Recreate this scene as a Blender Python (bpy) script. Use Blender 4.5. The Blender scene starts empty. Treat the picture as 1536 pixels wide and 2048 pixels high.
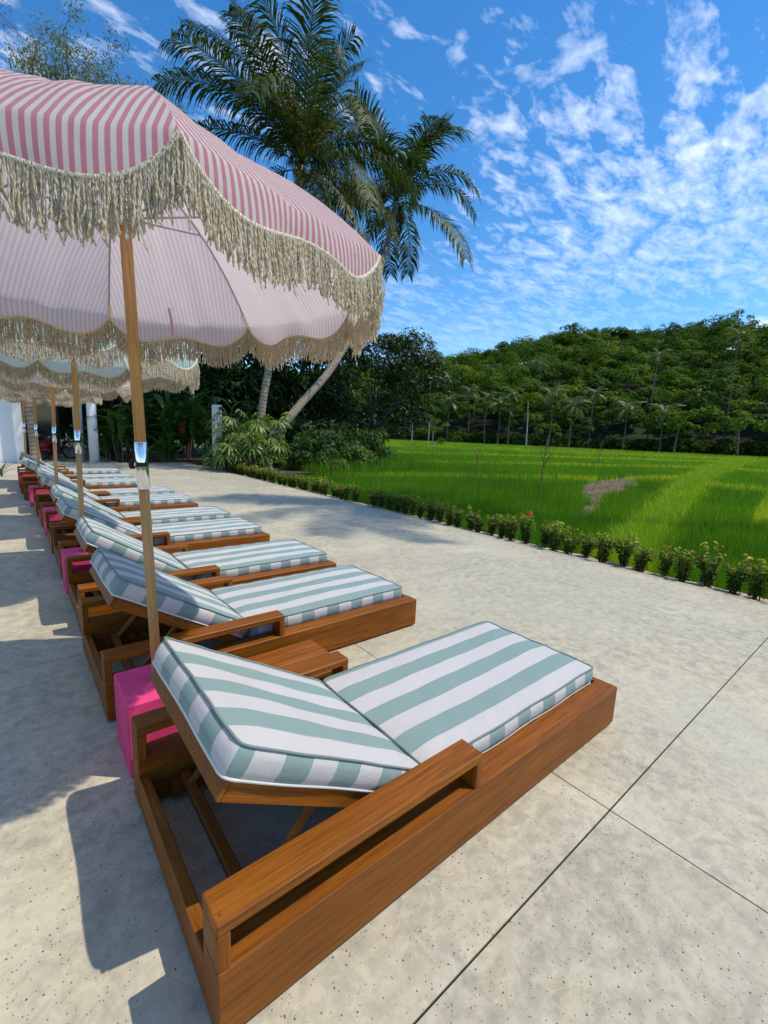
import bpy, math, random
import numpy as np
from mathutils import Vector, Matrix, Euler
random.seed(7)
rng = np.random.default_rng(11)
PI = math.pi
sc = bpy.context.scene
COL = sc.collection

# ------------------------------------------------------------------ camera
cam_data = bpy.data.cameras.new('camera')
cam = bpy.data.objects.new('camera', cam_data)
COL.objects.link(cam)
sc.camera = cam
CAM = Vector((-0.2637, -0.8185, 1.3970))
yaw, pitch, roll = math.radians(39.82), math.radians(-9.65), math.radians(2.54)
fwd = Vector((math.sin(yaw) * math.cos(pitch), math.cos(yaw) * math.cos(pitch), math.sin(pitch)))
rgt = Vector((math.cos(yaw), -math.sin(yaw), 0))
upv = rgt.cross(fwd)
r2 = rgt * math.cos(roll) + upv * math.sin(roll)
u2 = upv * math.cos(roll) - rgt * math.sin(roll)
cam.matrix_world = Matrix(((r2.x, u2.x, -fwd.x, CAM.x), (r2.y, u2.y, -fwd.y, CAM.y), (r2.z, u2.z, -fwd.z, CAM.z), (0, 0, 0, 1)))
cam_data.sensor_fit = 'HORIZONTAL'
cam_data.sensor_width = 36.0
cam_data.lens = 36.0 * 893.7 / 1536.0
cam_data.clip_start = 0.05
cam_data.clip_end = 6000

# ------------------------------------------------------------------ sun, sky, exposure
SUN_TO = Vector((0.44, -0.39, 1.0)).normalized()
sun_data = bpy.data.lights.new('sun', 'SUN')
sun_data.energy = 2.5
sun_data.angle = math.radians(0.53)
sun_data.color = (1.0, 0.935, 0.80)
sun = bpy.data.objects.new('sun', sun_data)
sun.rotation_euler = (-SUN_TO).to_track_quat('-Z', 'Y').to_euler()
sun.location = (6, -6, 14)
COL.objects.link(sun)

world = bpy.data.worlds.new('World')
sc.world = world
world.use_nodes = True
wt = world.node_tree
wt.nodes.clear()


def N(nt, typ, **kw):
    n = nt.nodes.new(typ)
    for k, v in kw.items():
        if k == 'inp':
            for i, val in v.items():
                n.inputs[i].default_value = val
        else:
            setattr(n, k, v)
    return n


def LK(nt, a, ao, b, bi):
    nt.links.new(a.outputs[ao], b.inputs[bi])


def math_node(nt, op, a, b=None, clamp=False):
    n = nt.nodes.new('ShaderNodeMath')
    n.operation = op
    n.use_clamp = clamp
    for i, x in enumerate((a, b)):
        if x is None:
            continue
        if isinstance(x, (int, float)):
            n.inputs[i].default_value = x
        else:
            nt.links.new(x, n.inputs[i])
    return n.outputs[0]


def mix_col(nt, fac, a, b, blend='MIX'):
    n = nt.nodes.new('ShaderNodeMix')
    n.data_type = 'RGBA'
    n.blend_type = blend
    for i, x in ((0, fac), (6, a), (7, b)):
        if isinstance(x, (int, float)):
            n.inputs[i].default_value = x
        elif isinstance(x, (tuple, list)):
            n.inputs[i].default_value = (*x[:3], 1)
        else:
            nt.links.new(x, n.inputs[i])
    return n.outputs[2]


def ramp(nt, fac, stops, interp='LINEAR'):
    n = nt.nodes.new('ShaderNodeValToRGB')
    n.color_ramp.interpolation = interp
    e = n.color_ramp.elements
    while len(e) < len(stops):
        e.new(0.5)
    for el, (p, c) in zip(e, stops):
        el.position = p
        el.color = (c, c, c, 1) if isinstance(c, (int, float)) else (*c, 1)
    nt.links.new(fac, n.inputs[0])
    return n.outputs[0]


def noise(nt, vec, scale, detail=3, rough=0.55, dist=0.0, out=0):
    n = nt.nodes.new('ShaderNodeTexNoise')
    n.inputs['Scale'].default_value = scale
    n.inputs['Detail'].default_value = detail
    n.inputs['Roughness'].default_value = rough
    n.inputs['Distortion'].default_value = dist
    if vec is not None:
        nt.links.new(vec, n.inputs['Vector'])
    return n.outputs[out]


def mapping(nt, vec, loc=(0, 0, 0), rot=(0, 0, 0), scale=(1, 1, 1)):
    n = nt.nodes.new('ShaderNodeMapping')
    n.inputs[1].default_value = loc
    n.inputs[2].default_value = rot
    n.inputs[3].default_value = scale
    nt.links.new(vec, n.inputs[0])
    return n.outputs[0]


# sky: Nishita with high thin broken cloud laid on a flat layer overhead
sky = N(wt, 'ShaderNodeTexSky', sky_type='NISHITA', sun_disc=False)
sky.sun_elevation = math.asin(SUN_TO.z)
sky.sun_rotation = math.atan2(SUN_TO.x, SUN_TO.y)
sky.air_density = 1.0
sky.dust_density = 0.15
sky.ozone_density = 3.0
skyc = N(wt, 'ShaderNodeHueSaturation', inp={0: 0.500, 1: 1.32, 2: 0.83})
LK(wt, sky, 0, skyc, 4)
tc = N(wt, 'ShaderNodeTexCoord')
sep = N(wt, 'ShaderNodeSeparateXYZ')
LK(wt, tc, 'Generated', sep, 0)
zc = math_node(wt, 'MAXIMUM', sep.outputs[2], 0.03)
zc = math_node(wt, 'ADD', zc, 0.08)
px_ = math_node(wt, 'DIVIDE', sep.outputs[0], zc)
py_ = math_node(wt, 'DIVIDE', sep.outputs[1], zc)
comb = N(wt, 'ShaderNodeCombineXYZ')
wt.links.new(px_, comb.inputs[0])
wt.links.new(py_, comb.inputs[1])
cv = comb.outputs[0]
cvr = mapping(wt, cv, rot=(0, 0, math.radians(-28)), scale=(1.0, 1.9, 1.0))
n_big = noise(wt, mapping(wt, cv, loc=(0.4, 5.2, 0)), 0.55, 2, 0.5)
n_mid = noise(wt, cvr, 6.6, 6, 0.58, 0.45)
n_sm = noise(wt, cvr, 19.0, 4, 0.6, 0.3)
cl = math_node(wt, 'ADD', math_node(wt, 'MULTIPLY', n_mid, 0.72), math_node(wt, 'MULTIPLY', n_sm, 0.28))
big = ramp(wt, n_big, [(0.36, 0.0), (0.60, 1.0)])
thr = math_node(wt, 'SUBTRACT', 0.60, math_node(wt, 'MULTIPLY', big, 0.21))
cl = math_node(wt, 'SUBTRACT', cl, thr)
cl = math_node(wt, 'MULTIPLY', cl, 4.2, clamp=True)
cl = math_node(wt, 'MULTIPLY', cl, ramp(wt, sep.outputs[2], [(0.17, 0.10), (0.46, 0.60)]))
cu_v = mapping(wt, tc.outputs['Generated'], loc=(0.3, 2.2, 0.6), scale=(1.0, 1.0, 2.2))
cu = noise(wt, cu_v, 4.2, 6, 0.55)
cu_big = noise(wt, mapping(wt, tc.outputs['Generated'], loc=(5.1, 0.4, 0)), 2.1, 2, 0.5)
cu = math_node(wt, 'ADD', math_node(wt, 'MULTIPLY', cu, 0.6), math_node(wt, 'MULTIPLY', cu_big, 0.4))
low = ramp(wt, sep.outputs[2], [(0.0, 0.13), (0.30, 0.0)])
cu = math_node(wt, 'MULTIPLY', math_node(wt, 'SUBTRACT', math_node(wt, 'ADD', cu, low), 0.575), 12.0, clamp=True)
cl = math_node(wt, 'MAXIMUM', cl, math_node(wt, 'MULTIPLY', cu, 0.85))
skymix = mix_col(wt, cl, skyc.outputs[0], (5.6, 6.0, 6.9))
bg = N(wt, 'ShaderNodeBackground', inp={1: 0.15})
wt.links.new(skymix, bg.inputs[0])
wo = N(wt, 'ShaderNodeOutputWorld')
LK(wt, bg, 0, wo, 0)

sc.view_settings.view_transform = 'Standard'
sc.view_settings.look = 'None'
sc.view_settings.exposure = 0.66
sc.view_settings.gamma = 1.0
sc.view_settings.use_curve_mapping = False
sc.render.engine = 'CYCLES'
sc.cycles.max_bounces = 8
sc.cycles.transparent_max_bounces = 8
sc.cycles.caustics_reflective = False
sc.cycles.caustics_refractive = False

# ------------------------------------------------------------------ object helpers


def tag(o, label=None, cat=None, group=None, kind=None):
    if label: o['label'] = label
    if cat: o['category'] = cat
    if group: o['group'] = group
    if kind: o['kind'] = kind
    return o


def empty(name, loc=(0, 0, 0), rz=0.0):
    o = bpy.data.objects.new(name, None)
    COL.objects.link(o)
    o.location = loc
    o.rotation_euler = (0, 0, rz)
    o.empty_display_size = 0.2
    return o


def place(name, me, parent=None, loc=(0, 0, 0), rot=(0, 0, 0), scale=(1, 1, 1)):
    o = bpy.data.objects.new(name, me)
    COL.objects.link(o)
    o.parent = parent
    o.location = loc
    o.rotation_euler = rot
    o.scale = scale if isinstance(scale, (tuple, list)) else (scale,) * 3
    return o


class MB:
    """collects vertices, faces and uvs of one mesh"""

    def __init__(s):
        s.v, s.f, s.u = [], [], []

    def add(s, v, f, u=None):
        k = len(s.v)
        s.v += [tuple(p) for p in v]
        s.f += [tuple(i + k for i in q) for q in f]
        if u is None:
            u = [(0.0, 0.0)] * sum(len(q) for q in f)
        s.u += u

    def box(s, x0, x1, y0, y1, z0, z1, b=0.003):
        """box with chamfered edges"""
        b = min(b, abs(x1 - x0) * .45, abs(y1 - y0) * .45, abs(z1 - z0) * .45)
        X = (x0, x1); Y = (y0, y1); Z = (z0, z1)
        v = []; idx = {}
        for i in (0, 1):
            for j in (0, 1):
                for k in (0, 1):
                    sx, sy, sz = (b if i == 0 else -b), (b if j == 0 else -b), (b if k == 0 else -b)
                    idx[i, j, k, 'x'] = len(v); v.append((X[i], Y[j] + sy, Z[k] + sz))
                    idx[i, j, k, 'y'] = len(v); v.append((X[i] + sx, Y[j], Z[k] + sz))
                    idx[i, j, k, 'z'] = len(v); v.append((X[i] + sx, Y[j] + sy, Z[k]))
        f = []
        def q(*a): f.append(tuple(idx[t] for t in a))
        q((0,0,0,'x'),(0,0,1,'x'),(0,1,1,'x'),(0,1,0,'x')); q((1,0,0,'x'),(1,1,0,'x'),(1,1,1,'x'),(1,0,1,'x'))
        q((0,0,0,'y'),(1,0,0,'y'),(1,0,1,'y'),(0,0,1,'y')); q((0,1,0,'y'),(0,1,1,'y'),(1,1,1,'y'),(1,1,0,'y'))
        q((0,0,0,'z'),(0,1,0,'z'),(1,1,0,'z'),(1,0,0,'z')); q((0,0,1,'z'),(1,0,1,'z'),(1,1,1,'z'),(0,1,1,'z'))
        for i in (0, 1):
            for j in (0, 1):
                a = [(i,j,0,'x'),(i,j,0,'y'),(i,j,1,'y'),(i,j,1,'x')]
                q(*(a if i == j else a[::-1]))
            for k in (0, 1):
                a = [(i,0,k,'x'),(i,1,k,'x'),(i,1,k,'z'),(i,0,k,'z')]
                q(*(a if i == k else a[::-1]))
        for j in (0, 1):
            for k in (0, 1):
                a = [(0,j,k,'y'),(0,j,k,'z'),(1,j,k,'z'),(1,j,k,'y')]
                q(*(a if j == k else a[::-1]))
        for i in (0, 1):
            for j in (0, 1):
                for k in (0, 1):
                    a = [(i,j,k,'x'),(i,j,k,'z'),(i,j,k,'y')]
                    q(*(a if (i + j + k) % 2 == 0 else a[::-1]))
        s.add(v, f)
        return s

    def tube(s, pts, rad, n=8, closed=False, caps=True):
        pts = [Vector(p) for p in pts]
        m = len(pts)
        rads = rad if isinstance(rad, (list, tuple, np.ndarray)) else [rad] * m
        v = []; up = None; run = 0.0; us = []
        for i in range(m):
            a = pts[(i - 1) % m] if (closed or i > 0) else pts[i]
            c = pts[(i + 1) % m] if (closed or i < m - 1) else pts[i]
            t = (c - a).normalized()
            if up is None:
                up = t.orthogonal().normalized()
            up = (up - t * up.dot(t))
            up = up.normalized() if up.length > 1e-6 else t.orthogonal().normalized()
            sd = t.cross(up)
            if i: run += (pts[i] - pts[i - 1]).length
            us.append(run)
            for k in range(n):
                an = 2 * PI * k / n
                v.append(pts[i] + (up * math.cos(an) + sd * math.sin(an)) * rads[i])
        f = []; u = []
        for i in range(m if closed else m - 1):
            j = (i + 1) % m
            for k in range(n):
                l = (k + 1) % n
                f.append((i * n + k, i * n + l, j * n + l, j * n + k))
                a, b2 = us[i], us[j] if j else us[i] + (pts[0] - pts[i]).length
                u += [(k / n, a), ((k + 1) / n, a), ((k + 1) / n, b2), (k / n, b2)]
        if caps and not closed:
            f.append(tuple(range(n - 1, -1, -1))); u += [(0, 0)] * n
            f.append(tuple(range((m - 1) * n, m * n))); u += [(0, run)] * n
        s.add(v, f, u)
        return s

    def mesh(s, name, m, smooth=True):
        me = bpy.data.meshes.new(name)
        me.from_pydata(s.v, [], s.f)
        uv = me.uv_layers.new(name='UVMap')
        uv.data.foreach_set('uv', np.array(s.u, dtype=np.float32).ravel())
        me.materials.append(m)
        if smooth:
            me.polygons.foreach_set('use_smooth', [True] * len(me.polygons))
        me.update()
        return me

    def obj(s, name, m, parent=None, smooth=False, loc=(0, 0, 0), rot=(0, 0, 0)):
        return place(name, s.mesh(name, m, smooth), parent, loc, rot)


def np_mesh(name, verts, faces, m, tint=None, smooth=False, uv=None):
    """fast mesh from arrays; faces all the same size; tint = per-face float"""
    me = bpy.data.meshes.new(name)
    nv, (nf, k) = len(verts), faces.shape
    me.vertices.add(nv)
    me.vertices.foreach_set('co', np.asarray(verts, np.float32).ravel())
    me.loops.add(nf * k)
    me.loops.foreach_set('vertex_index', faces.astype(np.int32).ravel())
    me.polygons.add(nf)
    me.polygons.foreach_set('loop_start', np.arange(nf, dtype=np.int32) * k)
    if smooth:
        me.polygons.foreach_set('use_smooth', np.ones(nf, bool))
    if tint is not None:
        at = me.attributes.new('tint', 'FLOAT', 'FACE')
        at.data.foreach_set('value', np.asarray(tint, np.float32))
    if uv is not None:
        l = me.uv_layers.new(name='UVMap')
        l.data.foreach_set('uv', np.asarray(uv, np.float32).ravel())
    me.materials.append(m)
    me.update()
    me.validate()
    return me


# ------------------------------------------------------------------ materials
def new_mat(name):
    m = bpy.data.materials.new(name)
    m.use_nodes = True
    nt = m.node_tree
    b = nt.nodes['Principled BSDF']
    return m, nt, b, nt.nodes['Material Output']


def bump(nt, b, h, strength=0.3, dist=0.01):
    n = nt.nodes.new('ShaderNodeBump')
    n.inputs['Strength'].default_value = strength
    n.inputs['Distance'].default_value = dist
    nt.links.new(h, n.inputs['Height'])
    nt.links.new(n.outputs[0], b.inputs['Normal'])


def objco(nt):
    return N(nt, 'ShaderNodeTexCoord').outputs['Object']


def worldco(nt):
    return N(nt, 'ShaderNodeNewGeometry').outputs['Position']


def wood_mat(name, axis, ca, cb, cc, rough=0.46, grain=1.0):
    m, nt, b, o = new_mat(name)
    co = objco(nt)
    rnd = N(nt, 'ShaderNodeObjectInfo').outputs['Random']
    off = nt.nodes.new('ShaderNodeVectorMath'); off.operation = 'ADD'
    cmb = N(nt, 'ShaderNodeCombineXYZ')
    for i in range(3):
        nt.links.new(math_node(nt, 'MULTIPLY', rnd, 7.0 + 3 * i), cmb.inputs[i])
    nt.links.new(co, off.inputs[0]); nt.links.new(cmb.outputs[0], off.inputs[1])
    s = [22.0 * grain] * 3
    s['xyz'.index(axis)] = 1.1 * grain
    v = mapping(nt, off.outputs[0], scale=tuple(s))
    n1 = noise(nt, v, 1.0, 5, 0.6, 1.2)
    s2 = [160.0 * grain] * 3
    s2['xyz'.index(axis)] = 5.0 * grain
    n2 = noise(nt, mapping(nt, off.outputs[0], scale=tuple(s2)), 1.0, 3, 0.6)
    n3 = noise(nt, off.outputs[0], 2.2, 3, 0.5)
    c = mix_col(nt, ramp(nt, n1, [(0.32, 0.0), (0.68, 1.0)]), ca, cb)
    c = mix_col(nt, math_node(nt, 'MULTIPLY', ramp(nt, n2, [(0.45, 0.0), (0.70, 1.0)]), 0.75), c, cc)
    c = mix_col(nt, ramp(nt, n3, [(0.35, 0.0), (0.7, 0.45)]), c, tuple(x * 0.72 for x in ca))
    b.inputs['Specular IOR Level'].default_value = 0.22
    nt.links.new(c, b.inputs['Base Color'])
    nt.links.new(ramp(nt, n1, [(0.2, rough - 0.05), (0.8, rough + 0.14)]), b.inputs['Roughness'])
    bump(nt, b, n2, 0.12, 0.002)
    return m


TEAK = [(0.205, 0.058, 0.0045), (0.325, 0.106, 0.008), (0.070, 0.018, 0.003)]
M_WX = wood_mat('teak_lengthwise', 'x', *TEAK)
M_WY = wood_mat('teak_crosswise', 'y', *TEAK)
M_WZ = wood_mat('teak_upright', 'z', *TEAK)
M_POLE = wood_mat('pale_pole_wood', 'z', (0.50, 0.275, 0.10), (0.62, 0.38, 0.16), (0.28, 0.13, 0.04), 0.45, 1.0)


def fabric_mat(name, light, dark, period, transl=0.0, duty=0.5, phase=0.0, weave=900.0, inside=None):
    m, nt, b, o = new_mat(name)
    uv = N(nt, 'ShaderNodeUVMap', uv_map='UVMap')
    sp = N(nt, 'ShaderNodeSeparateXYZ'); LK(nt, uv, 0, sp, 0)
    f = math_node(nt, 'FRACT', math_node(nt, 'ADD', math_node(nt, 'DIVIDE', sp.outputs[0], period), 100.0 + phase))
    st = math_node(nt, 'LESS_THAN', f, duty)
    co = objco(nt)
    wv = noise(nt, co, weave, 1, 0.5)
    n2 = noise(nt, co, 5.0, 4, 0.6)
    if inside:  # reverse of the stripe coloured paler, standing in for glow through the cloth
        dk = mix_col(nt, N(nt, 'ShaderNodeNewGeometry').outputs['Backfacing'], dark, inside)
        c = mix_col(nt, st, light, dk)
    else:
        c = mix_col(nt, st, light, dark)
    c = mix_col(nt, math_node(nt, 'MULTIPLY', wv, 0.16), c, (0.3, 0.3, 0.3))
    c = mix_col(nt, ramp(nt, n2, [(0.35, 0.0), (0.75, 0.12)]), c, (0.35, 0.33, 0.28))
    nt.links.new(c, b.inputs['Base Color'])
    b.inputs['Roughness'].default_value = 0.9
    b.inputs['Sheen Weight'].default_value = 0.15
    wr = math_node(nt, 'ADD', noise(nt, co, 6.0, 5, 0.5, 0.8), math_node(nt, 'MULTIPLY', noise(nt, co, 28.0, 3, 0.5, 0.5), 0.22))
    hh = math_node(nt, 'ADD', math_node(nt, 'MULTIPLY', wv, 0.12), math_node(nt, 'MULTIPLY', wr, 1.0))
    bump(nt, b, hh, 0.5, 0.022)
    if transl > 0:
        t = N(nt, 'ShaderNodeBsdfTranslucent')
        nt.links.new(c, t.inputs[0])
        mx = N(nt, 'ShaderNodeMixShader', inp={0: transl})
        LK(nt, b, 0, mx, 1); LK(nt, t, 0, mx, 2); LK(nt, mx, 0, o, 0)
    return m


M_CUSH = fabric_mat('green_stripe_canvas', (0.56, 0.525, 0.50), (0.195, 0.295, 0.268), 0.192)
M_PINKF = fabric_mat('pink_stripe_canvas', (0.80, 0.75, 0.72), (0.68, 0.25, 0.32), 0.0208, transl=0.5, inside=(0.80, 0.56, 0.57))
M_MINTF = fabric_mat('mint_stripe_canvas', (0.80, 0.79, 0.74), (0.22, 0.55, 0.52), 0.0208, transl=0.5, inside=(0.52, 0.70, 0.67))


def plain(name, col, rough=0.6, metal=0.0, nscale=None, namp=0.25, bumps=0.0, bscale=80, bdist=0.004, transl=0.0):
    m, nt, b, o = new_mat(name)
    b.inputs['Roughness'].default_value = rough
    b.inputs['Metallic'].default_value = metal
    co = objco(nt)
    c = None
    if nscale:
        n = noise(nt, co, nscale, 5, 0.6)
        c = mix_col(nt, ramp(nt, n, [(0.3, 0.0), (0.7, 1.0)]), tuple(x * (1 - namp) for x in col), tuple(min(1, x * (1 + namp)) for x in col))
        nt.links.new(c, b.inputs['Base Color'])
    else:
        b.inputs['Base Color'].default_value = (*col, 1)
    if bumps:
        bump(nt, b, noise(nt, co, bscale, 4, 0.6), bumps, bdist)
    if transl:
        t = N(nt, 'ShaderNodeBsdfTranslucent')
        if c is not None: nt.links.new(c, t.inputs[0])
        else: t.inputs[0].default_value = (*col, 1)
        mx = N(nt, 'ShaderNodeMixShader', inp={0: transl})
        LK(nt, b, 0, mx, 1); LK(nt, t, 0, mx, 2); LK(nt, mx, 0, o, 0)
    return m


M_PIPE = plain('grey_green_piping', (0.16, 0.21, 0.20), 0.85)
M_PIPEW = plain('pale_piping', (0.66, 0.64, 0.58), 0.85)
M_PINKB = plain('pink_painted_concrete', (0.70, 0.045, 0.175), 0.8, 0, 6.0, 0.13, 0.5, 140, 0.004)
M_CHROME = plain('chrome', (0.78, 0.78, 0.78), 0.12, 1.0)
M_BLACK = plain('black_plastic', (0.015, 0.015, 0.015), 0.4)
M_ROD = plain('pale_fibreglass', (0.42, 0.36, 0.33), 0.5)
M_FRINGE = plain('ivory_cotton_cord', (0.84, 0.76, 0.60), 0.9, 0, 30.0, 0.08, transl=0.25)
M_BRAID = plain('ivory_braid', (0.78, 0.68, 0.50), 0.9, 0, 200.0, 0.35, 0.6, 260, 0.004)
M_WHITE = plain('white_plaster', (0.78, 0.78, 0.77), 0.8, 0, 1.6, 0.05, 0.2, 30, 0.004)
M_STONEW = plain('weathered_white_paint', (0.62, 0.62, 0.58), 0.8, 0, 3.0, 0.16, 0.3, 40, 0.004)
M_DARKM = plain('dark_metal', (0.02, 0.02, 0.022), 0.35, 0.6)
M_BIKE = plain('plum_bicycle_paint', (0.10, 0.02, 0.045), 0.3)
M_TYRE = plain('rubber', (0.012, 0.012, 0.012), 0.7)
M_RED = plain('red_plastic', (0.35, 0.012, 0.02), 0.4)
M_STONE = plain('sandstone_paving', (0.36, 0.25, 0.15), 0.85, 0, 4.0, 0.2, 0.4, 30)
M_STEM = plain('brown_stem', (0.16, 0.10, 0.055), 0.85, 0, 12.0, 0.3, 0.4, 40)
M_BARK = plain('grey_brown_bark', (0.15, 0.125, 0.10), 0.9, 0, 5.0, 0.35, 0.8, 18, 0.03)
M_PALEBARK = plain('pale_bark', (0.34, 0.31, 0.27), 0.9, 0, 5.0, 0.25, 0.6, 18, 0.02)
M_TWIG = plain('purple_grey_twigs', (0.15, 0.115, 0.115), 0.9, 0, 5.0, 0.2)
M_FLOWER = plain('red_flower', (0.75, 0.07, 0.03), 0.6, transl=0.2)
M_HELIC = plain('red_bract', (0.5, 0.05, 0.02), 0.5, transl=0.2)
M_SOIL = plain('dark_garden_soil', (0.055, 0.042, 0.028), 0.95, 0, 3.0, 0.4, 0.8, 20, 0.03)
M_BED = plain('sandy_bed_soil', (0.42, 0.32, 0.235), 0.95, 0, 3.0, 0.18, 0.8, 26, 0.02)
M_MUD = plain('pale_mud', (0.125, 0.078, 0.032), 0.85, 0, 2.6, 0.75, 1.0, 9, 0.06)
M_NUT = plain('coconut_husk', (0.13, 0.085, 0.035), 0.7, 0, 6.0, 0.3)


def glass_mat():
    m, nt, b, o = new_mat('dark_door_glass')
    b.inputs['Base Color'].default_value = (0.02, 0.035, 0.04, 1)
    b.inputs['Roughness'].default_value = 0.05
    b.inputs['Specular IOR Level'].default_value = 0.6
    return m


M_GLASS = glass_mat()


def trunk_mat():
    m, nt, b, o = new_mat('ringed_palm_bark')
    uv = N(nt, 'ShaderNodeUVMap', uv_map='UVMap')
    sp = N(nt, 'ShaderNodeSeparateXYZ'); LK(nt, uv, 0, sp, 0)
    co = objco(nt)
    nn = noise(nt, co, 6.0, 5, 0.65)
    v = math_node(nt, 'ADD', math_node(nt, 'MULTIPLY', sp.outputs[1], 7.5), math_node(nt, 'MULTIPLY', nn, 0.8))
    f = math_node(nt, 'FRACT', v)
    ring = ramp(nt, f, [(0.0, 0.0), (0.16, 1.0), (0.8, 0.85), (1.0, 0.1)])
    c = mix_col(nt, ring, (0.065, 0.05, 0.035), (0.30, 0.25, 0.18))
    c = mix_col(nt, ramp(nt, noise(nt, co, 3.0, 5, 0.7), [(0.4, 0.0), (0.7, 0.7)]), c, (0.19, 0.155, 0.115))
    nt.links.new(c, b.inputs['Base Color'])
    b.inputs['Roughness'].default_value = 0.9
    bump(nt, b, math_node(nt, 'ADD', ring, nn), 0.7, 0.03)
    return m


M_TRUNK = trunk_mat()


def leaf_mat(name, dark, light, third=None, rough=0.45, transl=0.3, rnd=0.25, spec=0.4):
    """leaf colour from the per-leaf tint plus a per-object shift"""
    m, nt, b, o = new_mat(name)
    at = N(nt, 'ShaderNodeAttribute', attribute_name='tint')
    r = N(nt, 'ShaderNodeObjectInfo').outputs['Random']
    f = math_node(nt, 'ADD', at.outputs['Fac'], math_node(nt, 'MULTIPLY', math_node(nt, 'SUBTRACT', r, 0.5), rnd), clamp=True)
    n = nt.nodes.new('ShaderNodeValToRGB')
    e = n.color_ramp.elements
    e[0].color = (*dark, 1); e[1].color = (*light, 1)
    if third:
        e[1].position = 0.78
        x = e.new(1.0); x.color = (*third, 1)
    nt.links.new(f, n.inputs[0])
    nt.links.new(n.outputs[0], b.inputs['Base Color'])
    b.inputs['Roughness'].default_value = rough
    b.inputs['Specular IOR Level'].default_value = spec
    t = N(nt, 'ShaderNodeBsdfTranslucent')
    hs = N(nt, 'ShaderNodeHueSaturation', inp={0: 0.487, 1: 1.1, 2: 1.5})
    nt.links.new(n.outputs[0], hs.inputs[4]); LK(nt, hs, 0, t, 0)
    mx = N(nt, 'ShaderNodeMixShader', inp={0: transl})
    LK(nt, b, 0, mx, 1); LK(nt, t, 0, mx, 2); LK(nt, mx, 0, o, 0)
    return m


M_FROND = leaf_mat('coconut_leaflet', (0.018, 0.042, 0.009), (0.072, 0.105, 0.020), (0.30, 0.235, 0.085), 0.55, 0.24, spec=0.22)
M_FROND2 = leaf_mat('pale_far_leaflet', (0.06, 0.10, 0.02), (0.16, 0.19, 0.05), (0.24, 0.22, 0.09), 0.4, 0.25)  # lighter leaf colour for the far palms
M_FARTRUNK = plain('far_palm_trunk', (0.12, 0.105, 0.085), 0.9, 0, 2.0, 0.3)
M_MANGO = leaf_mat('glossy_dark_leaf', (0.009, 0.022, 0.006), (0.034, 0.060, 0.013), None, 0.5, 0.15, spec=0.25)
M_JUNGLE = leaf_mat('jungle_leaf', (0.016, 0.042, 0.010), (0.06, 0.125, 0.02), None, 0.55, 0.25, spec=0.2)
M_HELL = leaf_mat('paddle_leaf', (0.022, 0.07, 0.010), (0.075, 0.165, 0.02), None, 0.35, 0.3)
M_RHAPIS = leaf_mat('fan_palm_leaf', (0.055, 0.115, 0.014), (0.20, 0.27, 0.05), None, 0.4, 0.3)
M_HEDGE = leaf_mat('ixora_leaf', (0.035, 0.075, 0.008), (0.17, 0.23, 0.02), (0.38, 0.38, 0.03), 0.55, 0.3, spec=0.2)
M_FEATH = leaf_mat('feathery_leaf', (0.075, 0.105, 0.03), (0.20, 0.225, 0.055), None, 0.55, 0.35)
M_FOREST = leaf_mat('forest_leaf', (0.026, 0.066, 0.007), (0.098, 0.175, 0.014), (0.235, 0.255, 0.030), 0.75, 0.28, rnd=0.0, spec=0.12)
M_RICE = leaf_mat('rice_blade', (0.042, 0.150, 0.003), (0.155, 0.335, 0.006), (0.46, 0.52, 0.03), 0.5, 0.4, rnd=0.0)


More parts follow.
